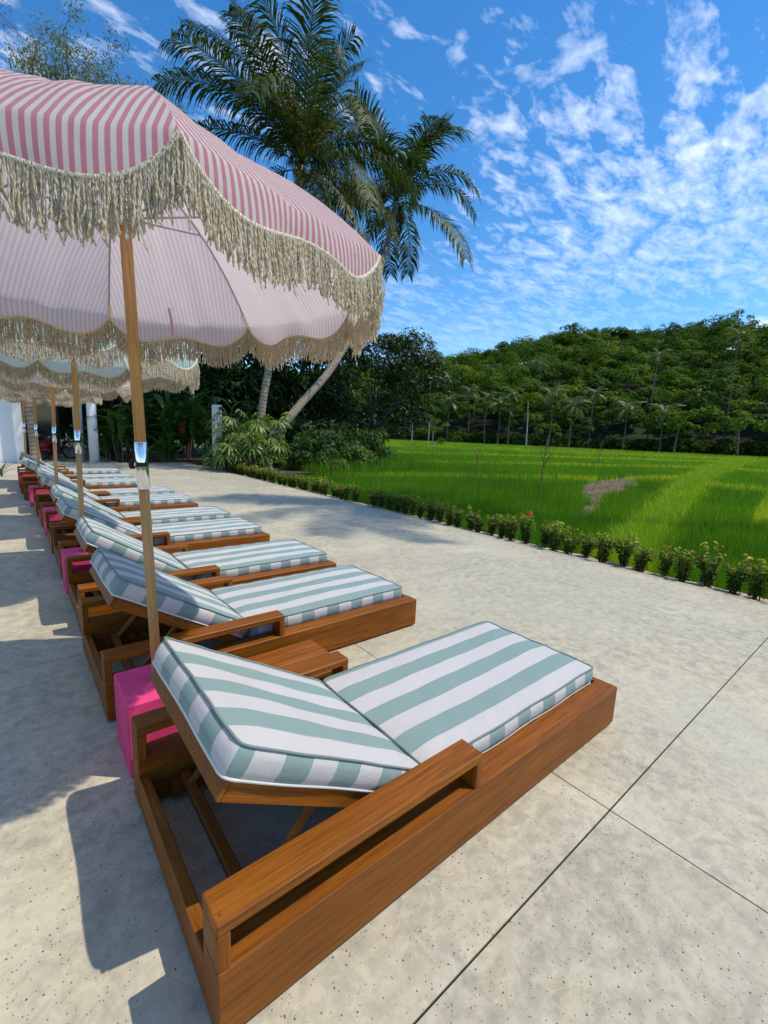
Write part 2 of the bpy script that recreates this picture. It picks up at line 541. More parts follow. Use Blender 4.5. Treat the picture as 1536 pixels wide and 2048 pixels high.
def concrete_mat(name='polished_cement', tone=1.0):
    m, nt, b, o = new_mat(name)
    co = worldco(nt)
    rnd = N(nt, 'ShaderNodeObjectInfo').outputs['Random']
    n1 = noise(nt, co, 0.55, 5, 0.6, 0.4)
    n2 = noise(nt, co, 5.0, 8, 0.72, 0.35)
    n3 = noise(nt, mapping(nt, co, loc=(7, 3, 1)), 1.1, 6, 0.65, 0.8)
    n4 = noise(nt, co, 34.0, 4, 0.7)
    n5 = noise(nt, mapping(nt, co, loc=(1, 9, 4)), 0.9, 3, 0.5)
    c = mix_col(nt, ramp(nt, n1, [(0.35, 0.0), (0.68, 1.0)]), (0.435, 0.382, 0.268), (0.535, 0.46, 0.298))
    c = mix_col(nt, ramp(nt, n2, [(0.40, 0.0), (0.61, 0.85)]), c, (0.355, 0.318, 0.236))
    n6 = noise(nt, mapping(nt, co, loc=(4, 8, 2)), 15.0, 6, 0.72, 0.4)
    c = mix_col(nt, ramp(nt, n6, [(0.48, 0.0), (0.61, 0.65)]), c, (0.57, 0.51, 0.37))
    c = mix_col(nt, ramp(nt, n6, [(0.38, 0.6), (0.47, 0.0)]), c, (0.295, 0.267, 0.203))
    c = mix_col(nt, ramp(nt, n3, [(0.50, 0.0), (0.66, 0.75)]), c, (0.585, 0.515, 0.36))
    c = mix_col(nt, ramp(nt, n5, [(0.48, 0.0), (0.72, 0.5)]), c, (0.42, 0.395, 0.31))
    c = mix_col(nt, ramp(nt, n4, [(0.5, 0.0), (0.8, 0.40)]), c, (0.29, 0.265, 0.22))
    c = mix_col(nt, ramp(nt, n4, [(0.2, 0.35), (0.42, 0.0)]), c, (0.62, 0.565, 0.43))
    tr = noise(nt, mapping(nt, co, rot=(0, 0, 0.6), scale=(1.0, 5.0, 1.0)), 2.6, 6, 0.65, 1.6)
    c = mix_col(nt, ramp(nt, tr, [(0.54, 0.0), (0.68, 0.35)]), c, (0.32, 0.29, 0.225))
    # dark aggregate specks in the polished cement
    spk = None
    for sc_, thr, dens, lo in ((56.0, 0.155, 0.42, 0.40), (110.0, 0.19, 0.46, 0.42)):
        v = N(nt, 'ShaderNodeTexVoronoi', inp={'Scale': sc_, 'Randomness': 1.0})
        nt.links.new(co, v.inputs['Vector'])
        d = math_node(nt, 'LESS_THAN', v.outputs['Distance'], thr)
        sp = N(nt, 'ShaderNodeSeparateColor'); LK(nt, v, 'Color', sp, 0)
        pick = math_node(nt, 'LESS_THAN', sp.outputs[0], math_node(nt, 'MULTIPLY', ramp(nt, noise(nt, co, 2.3, 3, 0.6), [(lo - 0.1, 0.04), (lo + 0.25, 1.0)]), dens))
        s_ = math_node(nt, 'MULTIPLY', d, pick)
        spk = s_ if spk is None else math_node(nt, 'MAXIMUM', spk, s_)
    c = mix_col(nt, math_node(nt, 'MULTIPLY', spk, 0.88), c, (0.035, 0.03, 0.028))
    c = mix_col(nt, 1.0, c, ramp(nt, rnd, [(0.0, 0.93 * tone), (1.0, 1.03 * tone)]), 'MULTIPLY')
    nt.links.new(c, b.inputs['Base Color'])
    nt.links.new(ramp(nt, n2, [(0.3, 0.48), (0.7, 0.72)]), b.inputs['Roughness'])
    b.inputs['Specular IOR Level'].default_value = 0.35
    h = math_node(nt, 'SUBTRACT', math_node(nt, 'MULTIPLY', n4, 0.5), spk)
    bump(nt, b, h, 0.25, 0.003)
    return m


M_CONC = concrete_mat()
M_COPING = concrete_mat('grey_coping_cement', 0.80)
M_JOINT = plain('dark_joint', (0.012, 0.011, 0.010), 0.95)


def ground_mat(name, a, b_, c3, s1, s2):
    m, nt, b, o = new_mat(name)
    co = worldco(nt)
    n1 = noise(nt, co, s1, 5, 0.6, 0.3)
    n2 = noise(nt, co, s2, 5, 0.65)
    c = mix_col(nt, ramp(nt, n1, [(0.35, 0.0), (0.65, 1.0)]), a, b_)
    c = mix_col(nt, ramp(nt, n2, [(0.45, 0.0), (0.75, 0.8)]), c, c3)
    nt.links.new(c, b.inputs['Base Color'])
    b.inputs['Roughness'].default_value = 0.9
    b.inputs['Specular IOR Level'].default_value = 0.2
    bump(nt, b, n2, 0.8, 0.08)
    return m


M_FIELD = ground_mat('wet_field_soil', (0.035, 0.085, 0.008), (0.055, 0.12, 0.010), (0.05, 0.065, 0.018), 0.12, 1.3)
M_GROUND = ground_mat('far_ground', (0.03, 0.06, 0.012), (0.05, 0.085, 0.015), (0.06, 0.06, 0.03), 0.02, 0.3)
M_FLOORF = ground_mat('forest_floor', (0.014, 0.022, 0.007), (0.02, 0.034, 0.009), (0.02, 0.018, 0.010), 0.05, 0.4)

# ------------------------------------------------------------------ leaf and palm geometry


def unit(a):
    return a / np.maximum(np.linalg.norm(a, axis=-1, keepdims=True), 1e-9)


def leaf_quads(pos, nrm, size, aspect=0.45, droop=0.0, r=rng):
    """one pointed four-cornered leaf at each position, facing roughly along nrm"""
    n = len(pos)
    nrm = unit(nrm)
    a = r.normal(size=(n, 3)); a[:, 2] -= droop
    a = unit(a - nrm * (a * nrm).sum(1, keepdims=True))
    b = np.cross(nrm, a)
    s = size[:, None] if isinstance(size, np.ndarray) else size
    v = np.empty((n, 4, 3))
    v[:, 0] = pos - a * s * 0.5
    v[:, 1] = pos + b * s * aspect * 0.5 - a * s * 0.08 + nrm * s * 0.06
    v[:, 2] = pos + a * s * 0.5 - nrm * s * 0.10
    v[:, 3] = pos - b * s * aspect * 0.5 - a * s * 0.08 + nrm * s * 0.06
    return v.reshape(-1, 3), np.arange(n * 4).reshape(n, 4)


def clump_points(centers, radii, per, r=rng, squash=0.75, shell=0.55):
    """points spread over the outer shells of foliage clumps; returns points, normals"""
    k = len(centers)
    d = unit(r.normal(size=(k, per, 3)))
    d[..., 2] = np.where(d[..., 2] < -0.25, -d[..., 2], d[..., 2])
    rad = radii[:, None, None] * (shell + (1 - shell) * r.random((k, per, 1)) ** 0.6)
    pts = centers[:, None, :] + d * rad * np.array([1, 1, squash])
    nr = d + r.normal(size=d.shape) * 0.38 + np.array([0, 0, 0.35])
    return pts.reshape(-1, 3), nr.reshape(-1, 3)


def crown_clumps(rx, ry, rz, n, r=rng, low=-0.55):
    """clump centres through an ellipsoid crown, thicker near its surface"""
    d = unit(r.normal(size=(n * 2, 3)))
    d = d[d[:, 2] > low][:n]
    rad = 0.45 + 0.55 * r.random((len(d), 1)) ** 0.5
    return d * rad * np.array([rx, ry, rz])


def foliage_mesh(name, m, rx, ry, rz, nclump, per, clump_r, leaf, aspect=0.5, droop=0.3, seed=0, tint_lo=0.1, tint_hi=0.9, low=-0.55, gap=0.0):
    r = np.random.default_rng(seed)
    c = crown_clumps(rx, ry, rz, nclump, r, low)
    rad = clump_r * (0.65 + 0.7 * r.random(len(c)))
    p, nr = clump_points(c, rad, per, r)
    ct = np.repeat(r.random(len(c)), per)
    t = tint_lo + (tint_hi - tint_lo) * (0.55 * ct + 0.45 * r.random(len(p)))
    v, f = leaf_quads(p, nr, leaf * (0.7 + 0.6 * r.random(len(p))), aspect, droop, r)
    return np_mesh(name, v, f, m, t)


def frond_mesh(name, m, L, elev, curl, nl, ll, seed, width=0.035, hang=0.6, brown=0.0):
    """a pinnate palm frond: arching midrib with two rows of drooping leaflets; leaves the crown along +X"""
    r = np.random.default_rng(seed)
    S = 26
    pts = [np.zeros(3)]
    for i in range(S):
        u = (i + 0.5) / S
        e = elev - curl * (u ** 1.35)
        pts.append(pts[-1] + np.array([math.cos(e), 0, math.sin(e)]) * L / S)
    pts = np.array(pts)
    V, F, T = [], [], []

    def quad(a, b, c, d, t):
        k = len(V); V.extend((a, b, c, d)); F.append((k, k + 1, k + 2, k + 3)); T.append(t)
    for i in range(S):  # midrib
        w0, w1 = 0.035 * (1 - i / S) + 0.006, 0.035 * (1 - (i + 1) / S) + 0.006
        a, b = pts[i], pts[i + 1]
        for s in (1, -1):
            quad(a + [0, 0, w0 * 0.5], a + [0, s * w0, -w0 * 0.3], b + [0, s * w1, -w1 * 0.3], b + [0, 0, w1 * 0.5], 0.62 + 0.25 * brown)
    for i in range(nl):
        u = 0.10 + 0.90 * (i + 0.5) / nl
        x = u * S; k = min(int(x), S - 1); fr = x - k
        base = pts[k] * (1 - fr) + pts[k + 1] * fr
        t = pts[k + 1] - pts[k]; t = t / np.linalg.norm(t)
        nrm = np.array([-t[2], 0, t[0]])
        ln = ll * (0.35 + 0.65 * math.sin(min(1.0, u * 1.25 + 0.12) * PI * 0.62)) * (1.0 if u < 0.75 else 1.0 - 1.6 * (u - 0.75))
        for s in (1, -1):
            l2 = ln * r.uniform(0.72, 1.12)
            lift = r.uniform(-0.12, 0.22)
            d = t * r.uniform(0.40, 0.90) + np.array([0, s, 0]) * r.uniform(0.65, 1.0) + nrm * lift
            d = d / np.linalg.norm(d)
            hg = hang * r.uniform(0.7, 1.35)
            p1 = base + d * l2 * 0.45
            d2 = d + np.array([0, 0, -hg]); d2 /= np.linalg.norm(d2)
            p2 = p1 + d2 * l2 * 0.33
            d3 = d2 + np.array([0, 0, -hg * 1.3]); d3 /= np.linalg.norm(d3)
            p3 = p2 + d3 * l2 * 0.27
            w = width * r.uniform(0.8, 1.15)
            side = np.cross(d, nrm); side /= max(1e-6, np.linalg.norm(side))
            tt = np.clip(r.normal(0.38, 0.17) + brown * r.uniform(0.2, 0.9), 0, 1)
            quad(base - side * w * 0.25, base + side * w * 0.25, p1 + side * w * 0.5, p1 - side * w * 0.5, tt)
            quad(p1 - side * w * 0.5, p1 + side * w * 0.5, p2 + side * w * 0.36, p2 - side * w * 0.36, tt)
            quad(p2 - side * w * 0.36, p2 + side * w * 0.36, p3 + side * 0.002, p3 - side * 0.002, tt)
    return np_mesh(name, np.array(V), np.array(F), m, np.array(T))


def curve_pts(ctrl, n):
    """smooth path through control points"""
    c = [Vector(p) for p in ctrl]
    c = [c[0] * 2 - c[1]] + c + [c[-1] * 2 - c[-2]]
    out = []
    seg = len(c) - 3
    for i in range(seg):
        for k in range(n):
            t = k / n
            p0, p1, p2, p3 = c[i:i + 4]
            out.append(0.5 * ((2 * p1) + (p2 - p0) * t + (2 * p0 - 5 * p1 + 4 * p2 - p3) * t * t + (3 * p1 - p0 - 3 * p2 + p3) * t ** 3))
    out.append(c[-2])
    return out


# ================================================================== SETTING
def zf(x, y):
    """height of the rice field: a few decimetres below the terrace, rising very gently away from it"""
    return -0.30 + 0.0075 * np.hypot(x, y)


def grid_mesh(name, xs, ys, zfun, m, smooth=True):
    X, Y = np.meshgrid(xs, ys, indexing='ij')
    Z = zfun(X, Y)
    v = np.stack([X, Y, Z], -1).reshape(-1, 3)
    a, b = len(xs), len(ys)
    i = np.arange(a * b).reshape(a, b)
    f = np.stack([i[:-1, :-1], i[1:, :-1], i[1:, 1:], i[:-1, 1:]], -1).reshape(-1, 4)
    return np_mesh(name, v, f, m, smooth=smooth)


# far ground sheet
gx = np.array([-3000, -800, -200, -60, 0, 60, 200, 800, 3000.])
tag(place('ground', grid_mesh('ground', gx, gx, lambda x, y: 0 * x - 0.62, M_GROUND)), kind='structure')
# garden soil at the back and left
gs = grid_mesh('garden_soil', np.linspace(-14, 9.5, 48), np.linspace(14.0, 48, 70), lambda x, y: -0.07 + 0.03 * np.sin(x * 1.7) * np.cos(y * 1.3) + 0.0 * x, M_SOIL)
gso = tag(place('garden_soil', gs), kind='structure')
gso.location.z = -0.06
# rice field
tag(place('rice_field', grid_mesh('rice_field', np.concatenate([np.linspace(5.62, 30, 60), np.linspace(31, 150, 60)]), np.linspace(-70, 150, 160), lambda x, y: zf(x, y) - 0.01 + 0.015 * np.sin(x * 2.1 + y) * np.sin(y * 1.7), M_FIELD)), kind='structure')
# planting bed along the terrace
tag(place('planting_bed', grid_mesh('planting_bed', np.linspace(5.16, 5.72, 9), np.linspace(-6, 17.5, 160), lambda x, y: -0.055 + 0.018 * np.sin(x * 31 + y * 5) * np.sin(y * 9.0) - np.clip((x - 5.5) * 1.1, 0, 1), M_BED)), kind='structure')

# terrace of cast cement slabs with open joints
bed = MB().box(-6.3, 5.04, -5.4, 18.25, -0.5, -0.006, 0.004)
terrace = tag(bed.obj('terrace', M_JOINT), kind='structure')
XJ = [-6.19, -3.65, -1.10, 1.43, 3.98, 5.045]
YJ = [-5.30, -2.77, -0.24, 2.283, 4.81, 7.33, 9.86, 12.38, 14.90, 18.20]
for i in range(len(XJ) - 1):
    for j in range(len(YJ) - 1):
        s = MB().box(XJ[i] + 0.0026, XJ[i + 1] - 0.0026, YJ[j] + 0.0031, YJ[j + 1] - 0.0031, -0.05, random.uniform(-0.0004, 0.0004), 0.0008)
        s.obj('slab', M_CONC, terrace)
pav = tag(MB().box(-6.3, 2.75, 18.26, 27.0, -0.5, -0.02, 0.01).obj('pavilion_floor', M_CONC), kind='structure')
kerb = MB()
for j in range(len(YJ) - 1):
    kerb.box(5.052, 5.165, YJ[j] + 0.004, YJ[j + 1] - 0.004, -0.4, -0.006, 0.006)
tag(kerb.obj('kerb', M_COPING), kind='structure')


# hill: an uneven wooded ridge beyond the fields
AZ = np.array([-40, -10, 10, 25, 31, 41, 47, 53, 57, 61, 66, 70, 74, 78, 84, 92, 110, 140.])
SL = np.array([.05, .06, .07, .092, .108, .134, .153, .176, .196, .218, .211, .200, .213, .204, .20, .19, .15, .08])


def hill_z(x, y):
    d = np.hypot(x, y)
    az = np.degrees(np.arctan2(x, y))
    s = np.interp(az, AZ, SL)
    t = np.clip((d - 118) / (255 - 118), 0, 1)
    rise = (t * (1.25 - 0.25 * t)) * s * 255 * 0.86
    rise = rise + np.where(d > 255, -(d - 255) * 0.12, 0)
    return zf(np.minimum(x, 140) * 0 + 80, y * 0 + 80) * 0 - 0.55 + 0.0075 * np.minimum(d, 120) + rise + 1.6 * t * np.sin(x * 0.06) * np.cos(y * 0.07)


az = np.radians(np.linspace(-40, 140, 120)); dd = np.concatenate([np.linspace(108, 260, 40), np.linspace(275, 600, 10)])
A_, D_ = np.meshgrid(az, dd, indexing='ij')
hx, hy = D_ * np.sin(A_), D_ * np.cos(A_)
hv = np.stack([hx, hy, hill_z(hx, hy)], -1).reshape(-1, 3)
ii = np.arange(hv.shape[0]).reshape(A_.shape)
hf = np.stack([ii[:-1, :-1], ii[:-1, 1:], ii[1:, 1:], ii[1:, :-1]], -1).reshape(-1, 4)
tag(place('hill', np_mesh('hill', hv, hf, M_FLOORF, smooth=True)), kind='structure')

# rice: dense young blades, plot by plot
PATH = np.array([(5.9, 1.6), (7.6, 2.1), (10.0, 2.65), (16.2, 4.1), (25.0, 6.2), (48.0, 10.6), (95.0, 18.5)])
BUNDS = [np.array(b) for b in (
    [(9.0, 12.6), (13.8, 11.2), (18.5, 8.6), (23.0, 7.2), (26.5, 6.6)],
    [(11.0, 21.0), (20.0, 17.5), (30.0, 14.0), (41.0, 9.4)],
    [(16.0, 32.0), (34.0, 25.0), (60.0, 13.0)],
    [(25.0, 50.0), (50.0, 40.0), (85.0, 17.0)],
    [(12.5, 1.2), (24.0, 2.8), (60.0, 8.0)],
    [(22.0, 4.9), (23.0, -6.0)], [(40.0, 9.2), (43.0, 1.0)])]
MUD = [((11.0, 4.45), (1.3, 0.18), 0.35), ((15.4, 6.2), (2.3, 0.55), 0.22), ((18.6, 7.3), (2.9, 0.85), 0.20), ((13.0, 5.4), (1.0, 0.28), 0.5), ((23.4, 8.4), (2.8, 0.30), 0.1), ((14.5, 9.6), (2.2, 0.12), -0.45)]


def dist_poly(x, y, P):
    best = np.full(x.shape, 1e9)
    for (ax, ay), (bx, by) in zip(P[:-1], P[1:]):
        ux, uy = bx - ax, by - ay
        t = np.clip(((x - ax) * ux + (y - ay) * uy) / (ux * ux + uy * uy), 0, 1)
        best = np.minimum(best, np.hypot(x - ax - t * ux, y - ay - t * uy))
    return best


def in_mud(x, y):
    r = np.zeros(x.shape, bool)
    for (cx, cy), (rx, ry), a in MUD:
        u = (x - cx) * math.cos(a) + (y - cy) * math.sin(a); w = -(x - cx) * math.sin(a) + (y - cy) * math.cos(a)
        r |= (u / rx) ** 2 + (w / ry) ** 2 < 1 + 0.35 * np.sin(x * 3.1) * np.sin(y * 4.3)
    return r


def blades(name, x, y, h, w, lean, tint, m, r):
    n = len(x)
    z = zf(x, y) - 0.02
    b = np.stack([x, y, z], -1)
    a = r.random(n) * 2 * PI
    side = np.stack([np.cos(a), np.sin(a), 0 * a], -1) * w[:, None] * 0.5
    la = r.random(n) * 2 * PI
    ln = lean * r.random(n)
    tip = b + np.stack([np.cos(la) * ln * h, np.sin(la) * ln * h, h], -1)
    v = np.stack([b - side, b + side, tip], 1).reshape(-1, 3)
    f = np.arange(n * 3).reshape(n, 3)
    return np_mesh(name, v, f, m, tint)


r_ = np.random.default_rng(5)
n = 330000
d = 4.6 * np.exp(r_.random(n) * math.log(126 / 4.6))
a = np.radians(18 + r_.random(n) * 84)
x, y = d * np.sin(a) - 0.2, d * np.cos(a) - 0.8
dp = dist_poly(x, y, PATH)
db = np.min([dist_poly(x, y, B) for B in BUNDS], axis=0)
keep = (x > 5.78) & (~in_mud(x, y) | (r_.random(n) < 0.05)) & (dp > 0.30 + 0.012 * d) & ((y < 13 + 0.25 * x) | (x > 18)) & ~((x < 10.5) & (y > 13.0))
x, y, d, dp, db = x[keep], y[keep], d[keep], dp[keep], db[keep]
n = len(x)
patch = 0.5 + 0.30 * np.sin(x * 0.55 + 1.3 * np.sin(y * 0.31)) * np.sin(y * 0.48 + np.sin(x * 0.23)) + 0.20 * np.sin(x * 1.9 + y * 0.7 + 2 * np.sin(y * .6)) * np.sin(y * 1.6 + np.sin(x))
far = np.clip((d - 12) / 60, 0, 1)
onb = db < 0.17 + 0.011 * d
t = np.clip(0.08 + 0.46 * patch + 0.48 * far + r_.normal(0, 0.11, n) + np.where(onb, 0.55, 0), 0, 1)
h = (0.22 + 0.09 * r_.random(n)) * (1 - 0.25 * far) * np.where(onb, 1.15, 1.0) * (0.85 + 0.3 * patch)
w = np.maximum(0.007, 0.0013 * d) * (0.7 + 0.6 * r_.random(n))
tag(place('rice_plants', blades('rice_plants', x, y, h, w, 0.45, t, M_RICE, r_)), 'bright green young rice filling the paddy field', 'rice', kind='stuff')

# longer yellow-green grass on the footpath through the field
n = 46000
seg = r_.random(n) ** 2.0
L_ = np.concatenate([[0], np.cumsum(np.hypot(*np.diff(PATH, axis=0).T))])
s_ = seg * L_[-1]
px, py = np.interp(s_, L_, PATH[:, 0]), np.interp(s_, L_, PATH[:, 1])
wd = 0.30 + 0.012 * px
px = px + r_.normal(0, 0.25, n) * 0.4; py = py + np.clip(r_.normal(0, 0.6, n), -1.5, 1.5) * wd
k = px > 5.85
px, py = px[k], py[k]; n = len(px); d = np.hypot(px, py)
tag(place('path_grass', blades('path_grass', px, py, 0.16 + 0.17 * r_.random(n), np.maximum(0.008, 0.0014 * d), 1.1, np.clip(r_.normal(0.80, 0.13, n), 0, 1), M_RICE, r_)), 'yellow-green grass growing on the footpath across the paddy', 'grass', kind='stuff')

mudb = MB()
for (cx, cy), (rx, ry), a in MUD:
    v = [(cx, cy, zf(cx, cy) + 0.03)]; K = 28
    for k in range(K):
        an = 2 * PI * k / K; q = 1 + 0.22 * math.sin(3 * an + cx) + 0.13 * math.sin(7 * an + cy)
        ux, uy = rx * q * math.cos(an), ry * q * math.sin(an)
        X_, Y_ = cx + ux * math.cos(a) - uy * math.sin(a), cy + ux * math.sin(a) + uy * math.cos(a)
        v.append((X_, Y_, zf(X_, Y_) - 0.005))
    mudb.add(v, [(0, 1 + k, 1 + (k + 1) % K) for k in range(K)])
tag(mudb.obj('mud_patch', M_MUD, smooth=True), kind='structure')


# ------------------------------------------------------------------ hillside forest (one mass) and its trees at the field's edge
def forest():
    r = np.random.default_rng(21)
    V, T = [], []
    cand = 9000
    az = np.radians(12 + 92 * r.random(cand))
    d = np.sqrt(118 ** 2 + (268 ** 2 - 118 ** 2) * r.random(cand))
    x, y = d * np.sin(az), d * np.cos(az)
    z = hill_z(x, y)
    # keep crowns apart
    order = np.argsort(d); cell = {}; sel = []
    for i in order:
        rad = 3.6 + 1.2 * r.random()
        c = (int(x[i] // 4.9), int(y[i] // 4.9))
        if c in cell: continue
        cell[c] = 1; sel.append(i)
    for i in sel:
        R = r.uniform(2.3, 4.9) * (1.0 if d[i] > 135 else 0.9)
        H = R * r.uniform(0.9, 1.7) + 1.5 + (r.uniform(2, 4.5) if r.random() < 0.12 else 0)
        k = int(6 + R * 1.6)
        sq = r.uniform(0.45, 0.9)
        c = crown_clumps(R, R, R * sq, k, r, -0.35)
        per = 40
        cr = R * 0.40 * (0.7 + 0.6 * r.random(len(c)))
        p, nr = clump_points(c, cr, per, r, 0.8, 0.72)
        nr = unit(nr) + 0.9 * unit(p / np.array([1, 1, sq]))
        p = p + np.array([x[i], y[i], z[i] + H])
        vv, _ = leaf_quads(p, nr, r.uniform(0.5, 0.8) * (0.7 + 0.6 * r.random(len(p))), 0.75, 0.3, r)
        V.append(vv)
        base = np.clip(r.normal(0.34, 0.24), 0.0, 0.95)
        T.append(np.clip(base + 0.22 * (np.repeat(r.random(len(c)), per) - 0.5) + r.normal(0, 0.07, len(p)), 0, 1))
    V = np.concatenate(V); T = np.concatenate(T)
    F = np.arange(len(V)).reshape(-1, 4)
    return np_mesh('hillside_forest', V, F, M_FOREST, T)


tag(place('hillside_forest', forest()), 'dense tropical forest covering the hill beyond the paddy', 'forest', kind='stuff')

# understorey along the forest foot
r_ = np.random.default_rng(31)
n = 330
az = np.radians(12 + 92 * r_.random(n)); d = r_.uniform(116, 124, n)
cx = np.stack([d * np.sin(az), d * np.cos(az), 0 * d + 0.5 + 1.2 * r_.random(n)], -1)
p, nr = clump_points(cx, 1.6 + 1.3 * r_.random(n), 90, r_, 0.9, 0.5)
v, f = leaf_quads(p, nr, 0.5 + 0.4 * r_.random(len(p)), 0.6, 0.3, r_)
tag(place('undergrowth', np_mesh('undergrowth', v, f, M_FOREST, np.clip(r_.normal(0.16, 0.12, len(p)), 0, 1))), 'dark bushes along the foot of the wooded hill', 'undergrowth', kind='stuff')

FAR_FRONDS = [frond_mesh('frond', M_FROND2, 4.6, e, c, 22, 1.0, 100 + i, 0.17, 0.7) for i, (e, c) in enumerate([(1.1, 1.5), (0.7, 1.6), (0.25, 1.5), (-0.2, 1.1), (0.9, 1.2)])]


def trunk_mesh(name, pts, r0, r1, n=10, m=None, flare=1.5):
    path = curve_pts(pts, 14)
    k = len(path)
    rad = [(r0 + (r1 - r0) * (i / (k - 1))) * (1 + (flare - 1) * math.exp(-i / k * 14)) * (1 + 0.05 * (i % 2)) for i in range(k)]
    return MB().tube(path, rad, n).mesh(name, m or M_TRUNK), path


def coconut(name, label, base, top, lean_pts, fronds, nf, r0, r1, seed, group=None, scale=1.0, nuts=True, elevs=None, bark=None):
    rr = random.Random(seed)
    o = empty(name, base)
    tag(o, label, 'palm tree', group)
    b = Vector(base)
    me, path = trunk_mesh('trunk', [Vector(q) - b for q in [base] + lean_pts + [top]], r0, r1, 10, bark)
    place('trunk', me, o)
    tip = Vector(top) - b
    for i in range(nf):
        e = elevs[i % len(elevs)] if elevs else (i * 2 + (i // len(fronds))) % len(fronds)
        place('frond', fronds[e], o, tip + Vector((0, 0, rr.uniform(-0.15, 0.2))) * scale, (rr.uniform(-0.25, 0.25), rr.uniform(-0.12, 0.12), i * 2.39996 + rr.uniform(-0.2, 0.2)), scale * rr.uniform(0.88, 1.08))
    if nuts:
        for k in range(6):
            an = rr.uniform(0, 2 * PI)
            place('coconut', NUT, o, tip + Vector((0.32 * math.cos(an), 0.32 * math.sin(an), -0.35 - 0.3 * rr.random())) * scale, (rr.random(), rr.random(), an), scale)
    return o


nutb = MB()
nutb.tube([(0, 0, -0.16), (0, 0, -0.145), (0, 0, -0.09), (0, 0, 0), (0, 0, 0.08), (0, 0, 0.13), (0, 0, 0.15)], [0.02, 0.06, 0.105, 0.125, 0.10, 0.06, 0.02], 10)
NUT = nutb.mesh('coconut', M_NUT)

# palms standing along the edge of the wood: azimuth, distance, height, lean
far_palms = [
    (52.2, 112, 11.5, 0.8, 'slim coconut palm at the forest edge, leftmost of its line'),
    (53.7, 114, 10.0, -0.6, 'short coconut palm at the forest edge beside the leftmost one'),
    (55.0, 113, 12.5, 0.5, 'coconut palm with upright trunk left of the pale slender trees'),
    (59.6, 113, 12.0, -1.0, 'coconut palm just right of the pale slender trees'),
    (62.0, 108, 9.6, 0.4, 'bright coconut palm standing forward of the wood, fronds star-shaped'),
    (64.1, 116, 13.0, 0.6, 'coconut palm right of the bright star-shaped palm'),
    (67.6, 114, 9.4, -0.4, 'low coconut palm in front of the dark middle of the wood'),
    (69.9, 122, 20.5, 1.2, 'tall coconut palm rising above the lower hillside trees'),
    (71.2, 113, 8.5, 0.3, 'small coconut palm under the tall hillside palm'),
    (76.6, 124, 23.0, 1.0, 'tall coconut palm near the right edge, crown against the hill'),
    (57.9, 130, 17.0, -0.8, 'coconut palm half way up above the pale slender trees'),
    (47.6, 116, 10.5, 0.5, 'coconut palm behind the small field tree'),
    (50.0, 118, 13.0, -0.5, 'thin coconut palm between field tree and leftmost palms'),
]
for i, (a, d, h, ln, lab) in enumerate(far_palms):
    a = math.radians(a)
    x, y = d * math.sin(a), d * math.cos(a)
    z = float(hill_z(np.array(x), np.array(y))) - 0.2
    coconut('coconut_palm', lab, (x, y, z), (x + ln, y + 0.5 * ln, z + h), [(x - ln * 0.6, y, z + h * 0.5)], FAR_FRONDS, 13 + (i * 5) % 7, 0.15, 0.10, 200 + i, 'coconut palms along the forest edge', 0.68 + 0.07 * ((i * 3) % 5), nuts=False, bark=M_FARTRUNK)

LOW_LEAF = [foliage_mesh('crown', M_FOREST, 2.3, 2.3, 1.6, 16, 42, 0.75, 0.34, 0.55, 0.3, 60 + i, 0.25, 0.75) for i in range(3)]


def small_tree(name, label, base, h, crown_me, cs, trunks=1, m=M_PALEBARK, r0=0.10, group=None, seed=0, spread=0.8):
    rr = random.Random(seed)
    o = empty(name, base); tag(o, label, 'tree', group)
    for k in range(trunks):
        dx, dy = rr.uniform(-spread, spread), rr.uniform(-spread, spread)
        me, _ = trunk_mesh('trunk', [(dx * 0.1, dy * 0.1, -0.2), (dx * 0.4, dy * 0.4, h * 0.5), (dx, dy, h)], r0, r0 * 0.5, 7, m, 1.2)
        place('trunk', me, o)
    place('crown', crown_me, o, (0, 0, h), (0, 0, rr.uniform(0, 6)), cs)
    return o


def polar(a, d):
    a = math.radians(a)
    x, y = d * math.sin(a), d * math.cos(a)
    return (x, y, float(zf(np.array(x), np.array(y))))


small_tree('slender_tree', 'pale slender forked tree standing before the forest edge palms', polar(57.2, 104), 10.0, LOW_LEAF[0], (1.2, 1.2, 0.8), 2, seed=3, r0=0.16, spread=1.5)
small_tree('field_tree', 'round small tree in the far paddy right of the slender forked tree', polar(59.6, 84), 3.2, LOW_LEAF[1], (0.95, 0.95, 0.9), 1, M_BARK, 0.12, seed=4)
small_tree('field_tree', 'small bushy tree beside a post at the left of the far paddy', polar(46.0, 62), 2.4, LOW_LEAF[2], (0.85, 0.85, 0.8), 2, M_PALEBARK, 0.07, seed=5)
small_tree('field_bush', 'low round bush at the foot of the small bushy field tree', polar(47.0, 64), 0.6, LOW_LEAF[0], (0.42, 0.42, 0.38), 1, M_BARK, 0.05, seed=6)
small_tree('edge_tree', 'broad pale-leaved tree at the shady right end of the wood', polar(72.5, 110), 6.0, LOW_LEAF[1], (2.3, 2.3, 1.9), 1, M_BARK, 0.2, seed=7)
small_tree('edge_tree', 'rounded tree at the wood edge under the far right hillside', polar(78.0, 108), 6.5, LOW_LEAF[2], (2.8, 2.8, 2.2), 1, M_BARK, 0.2, seed=8)

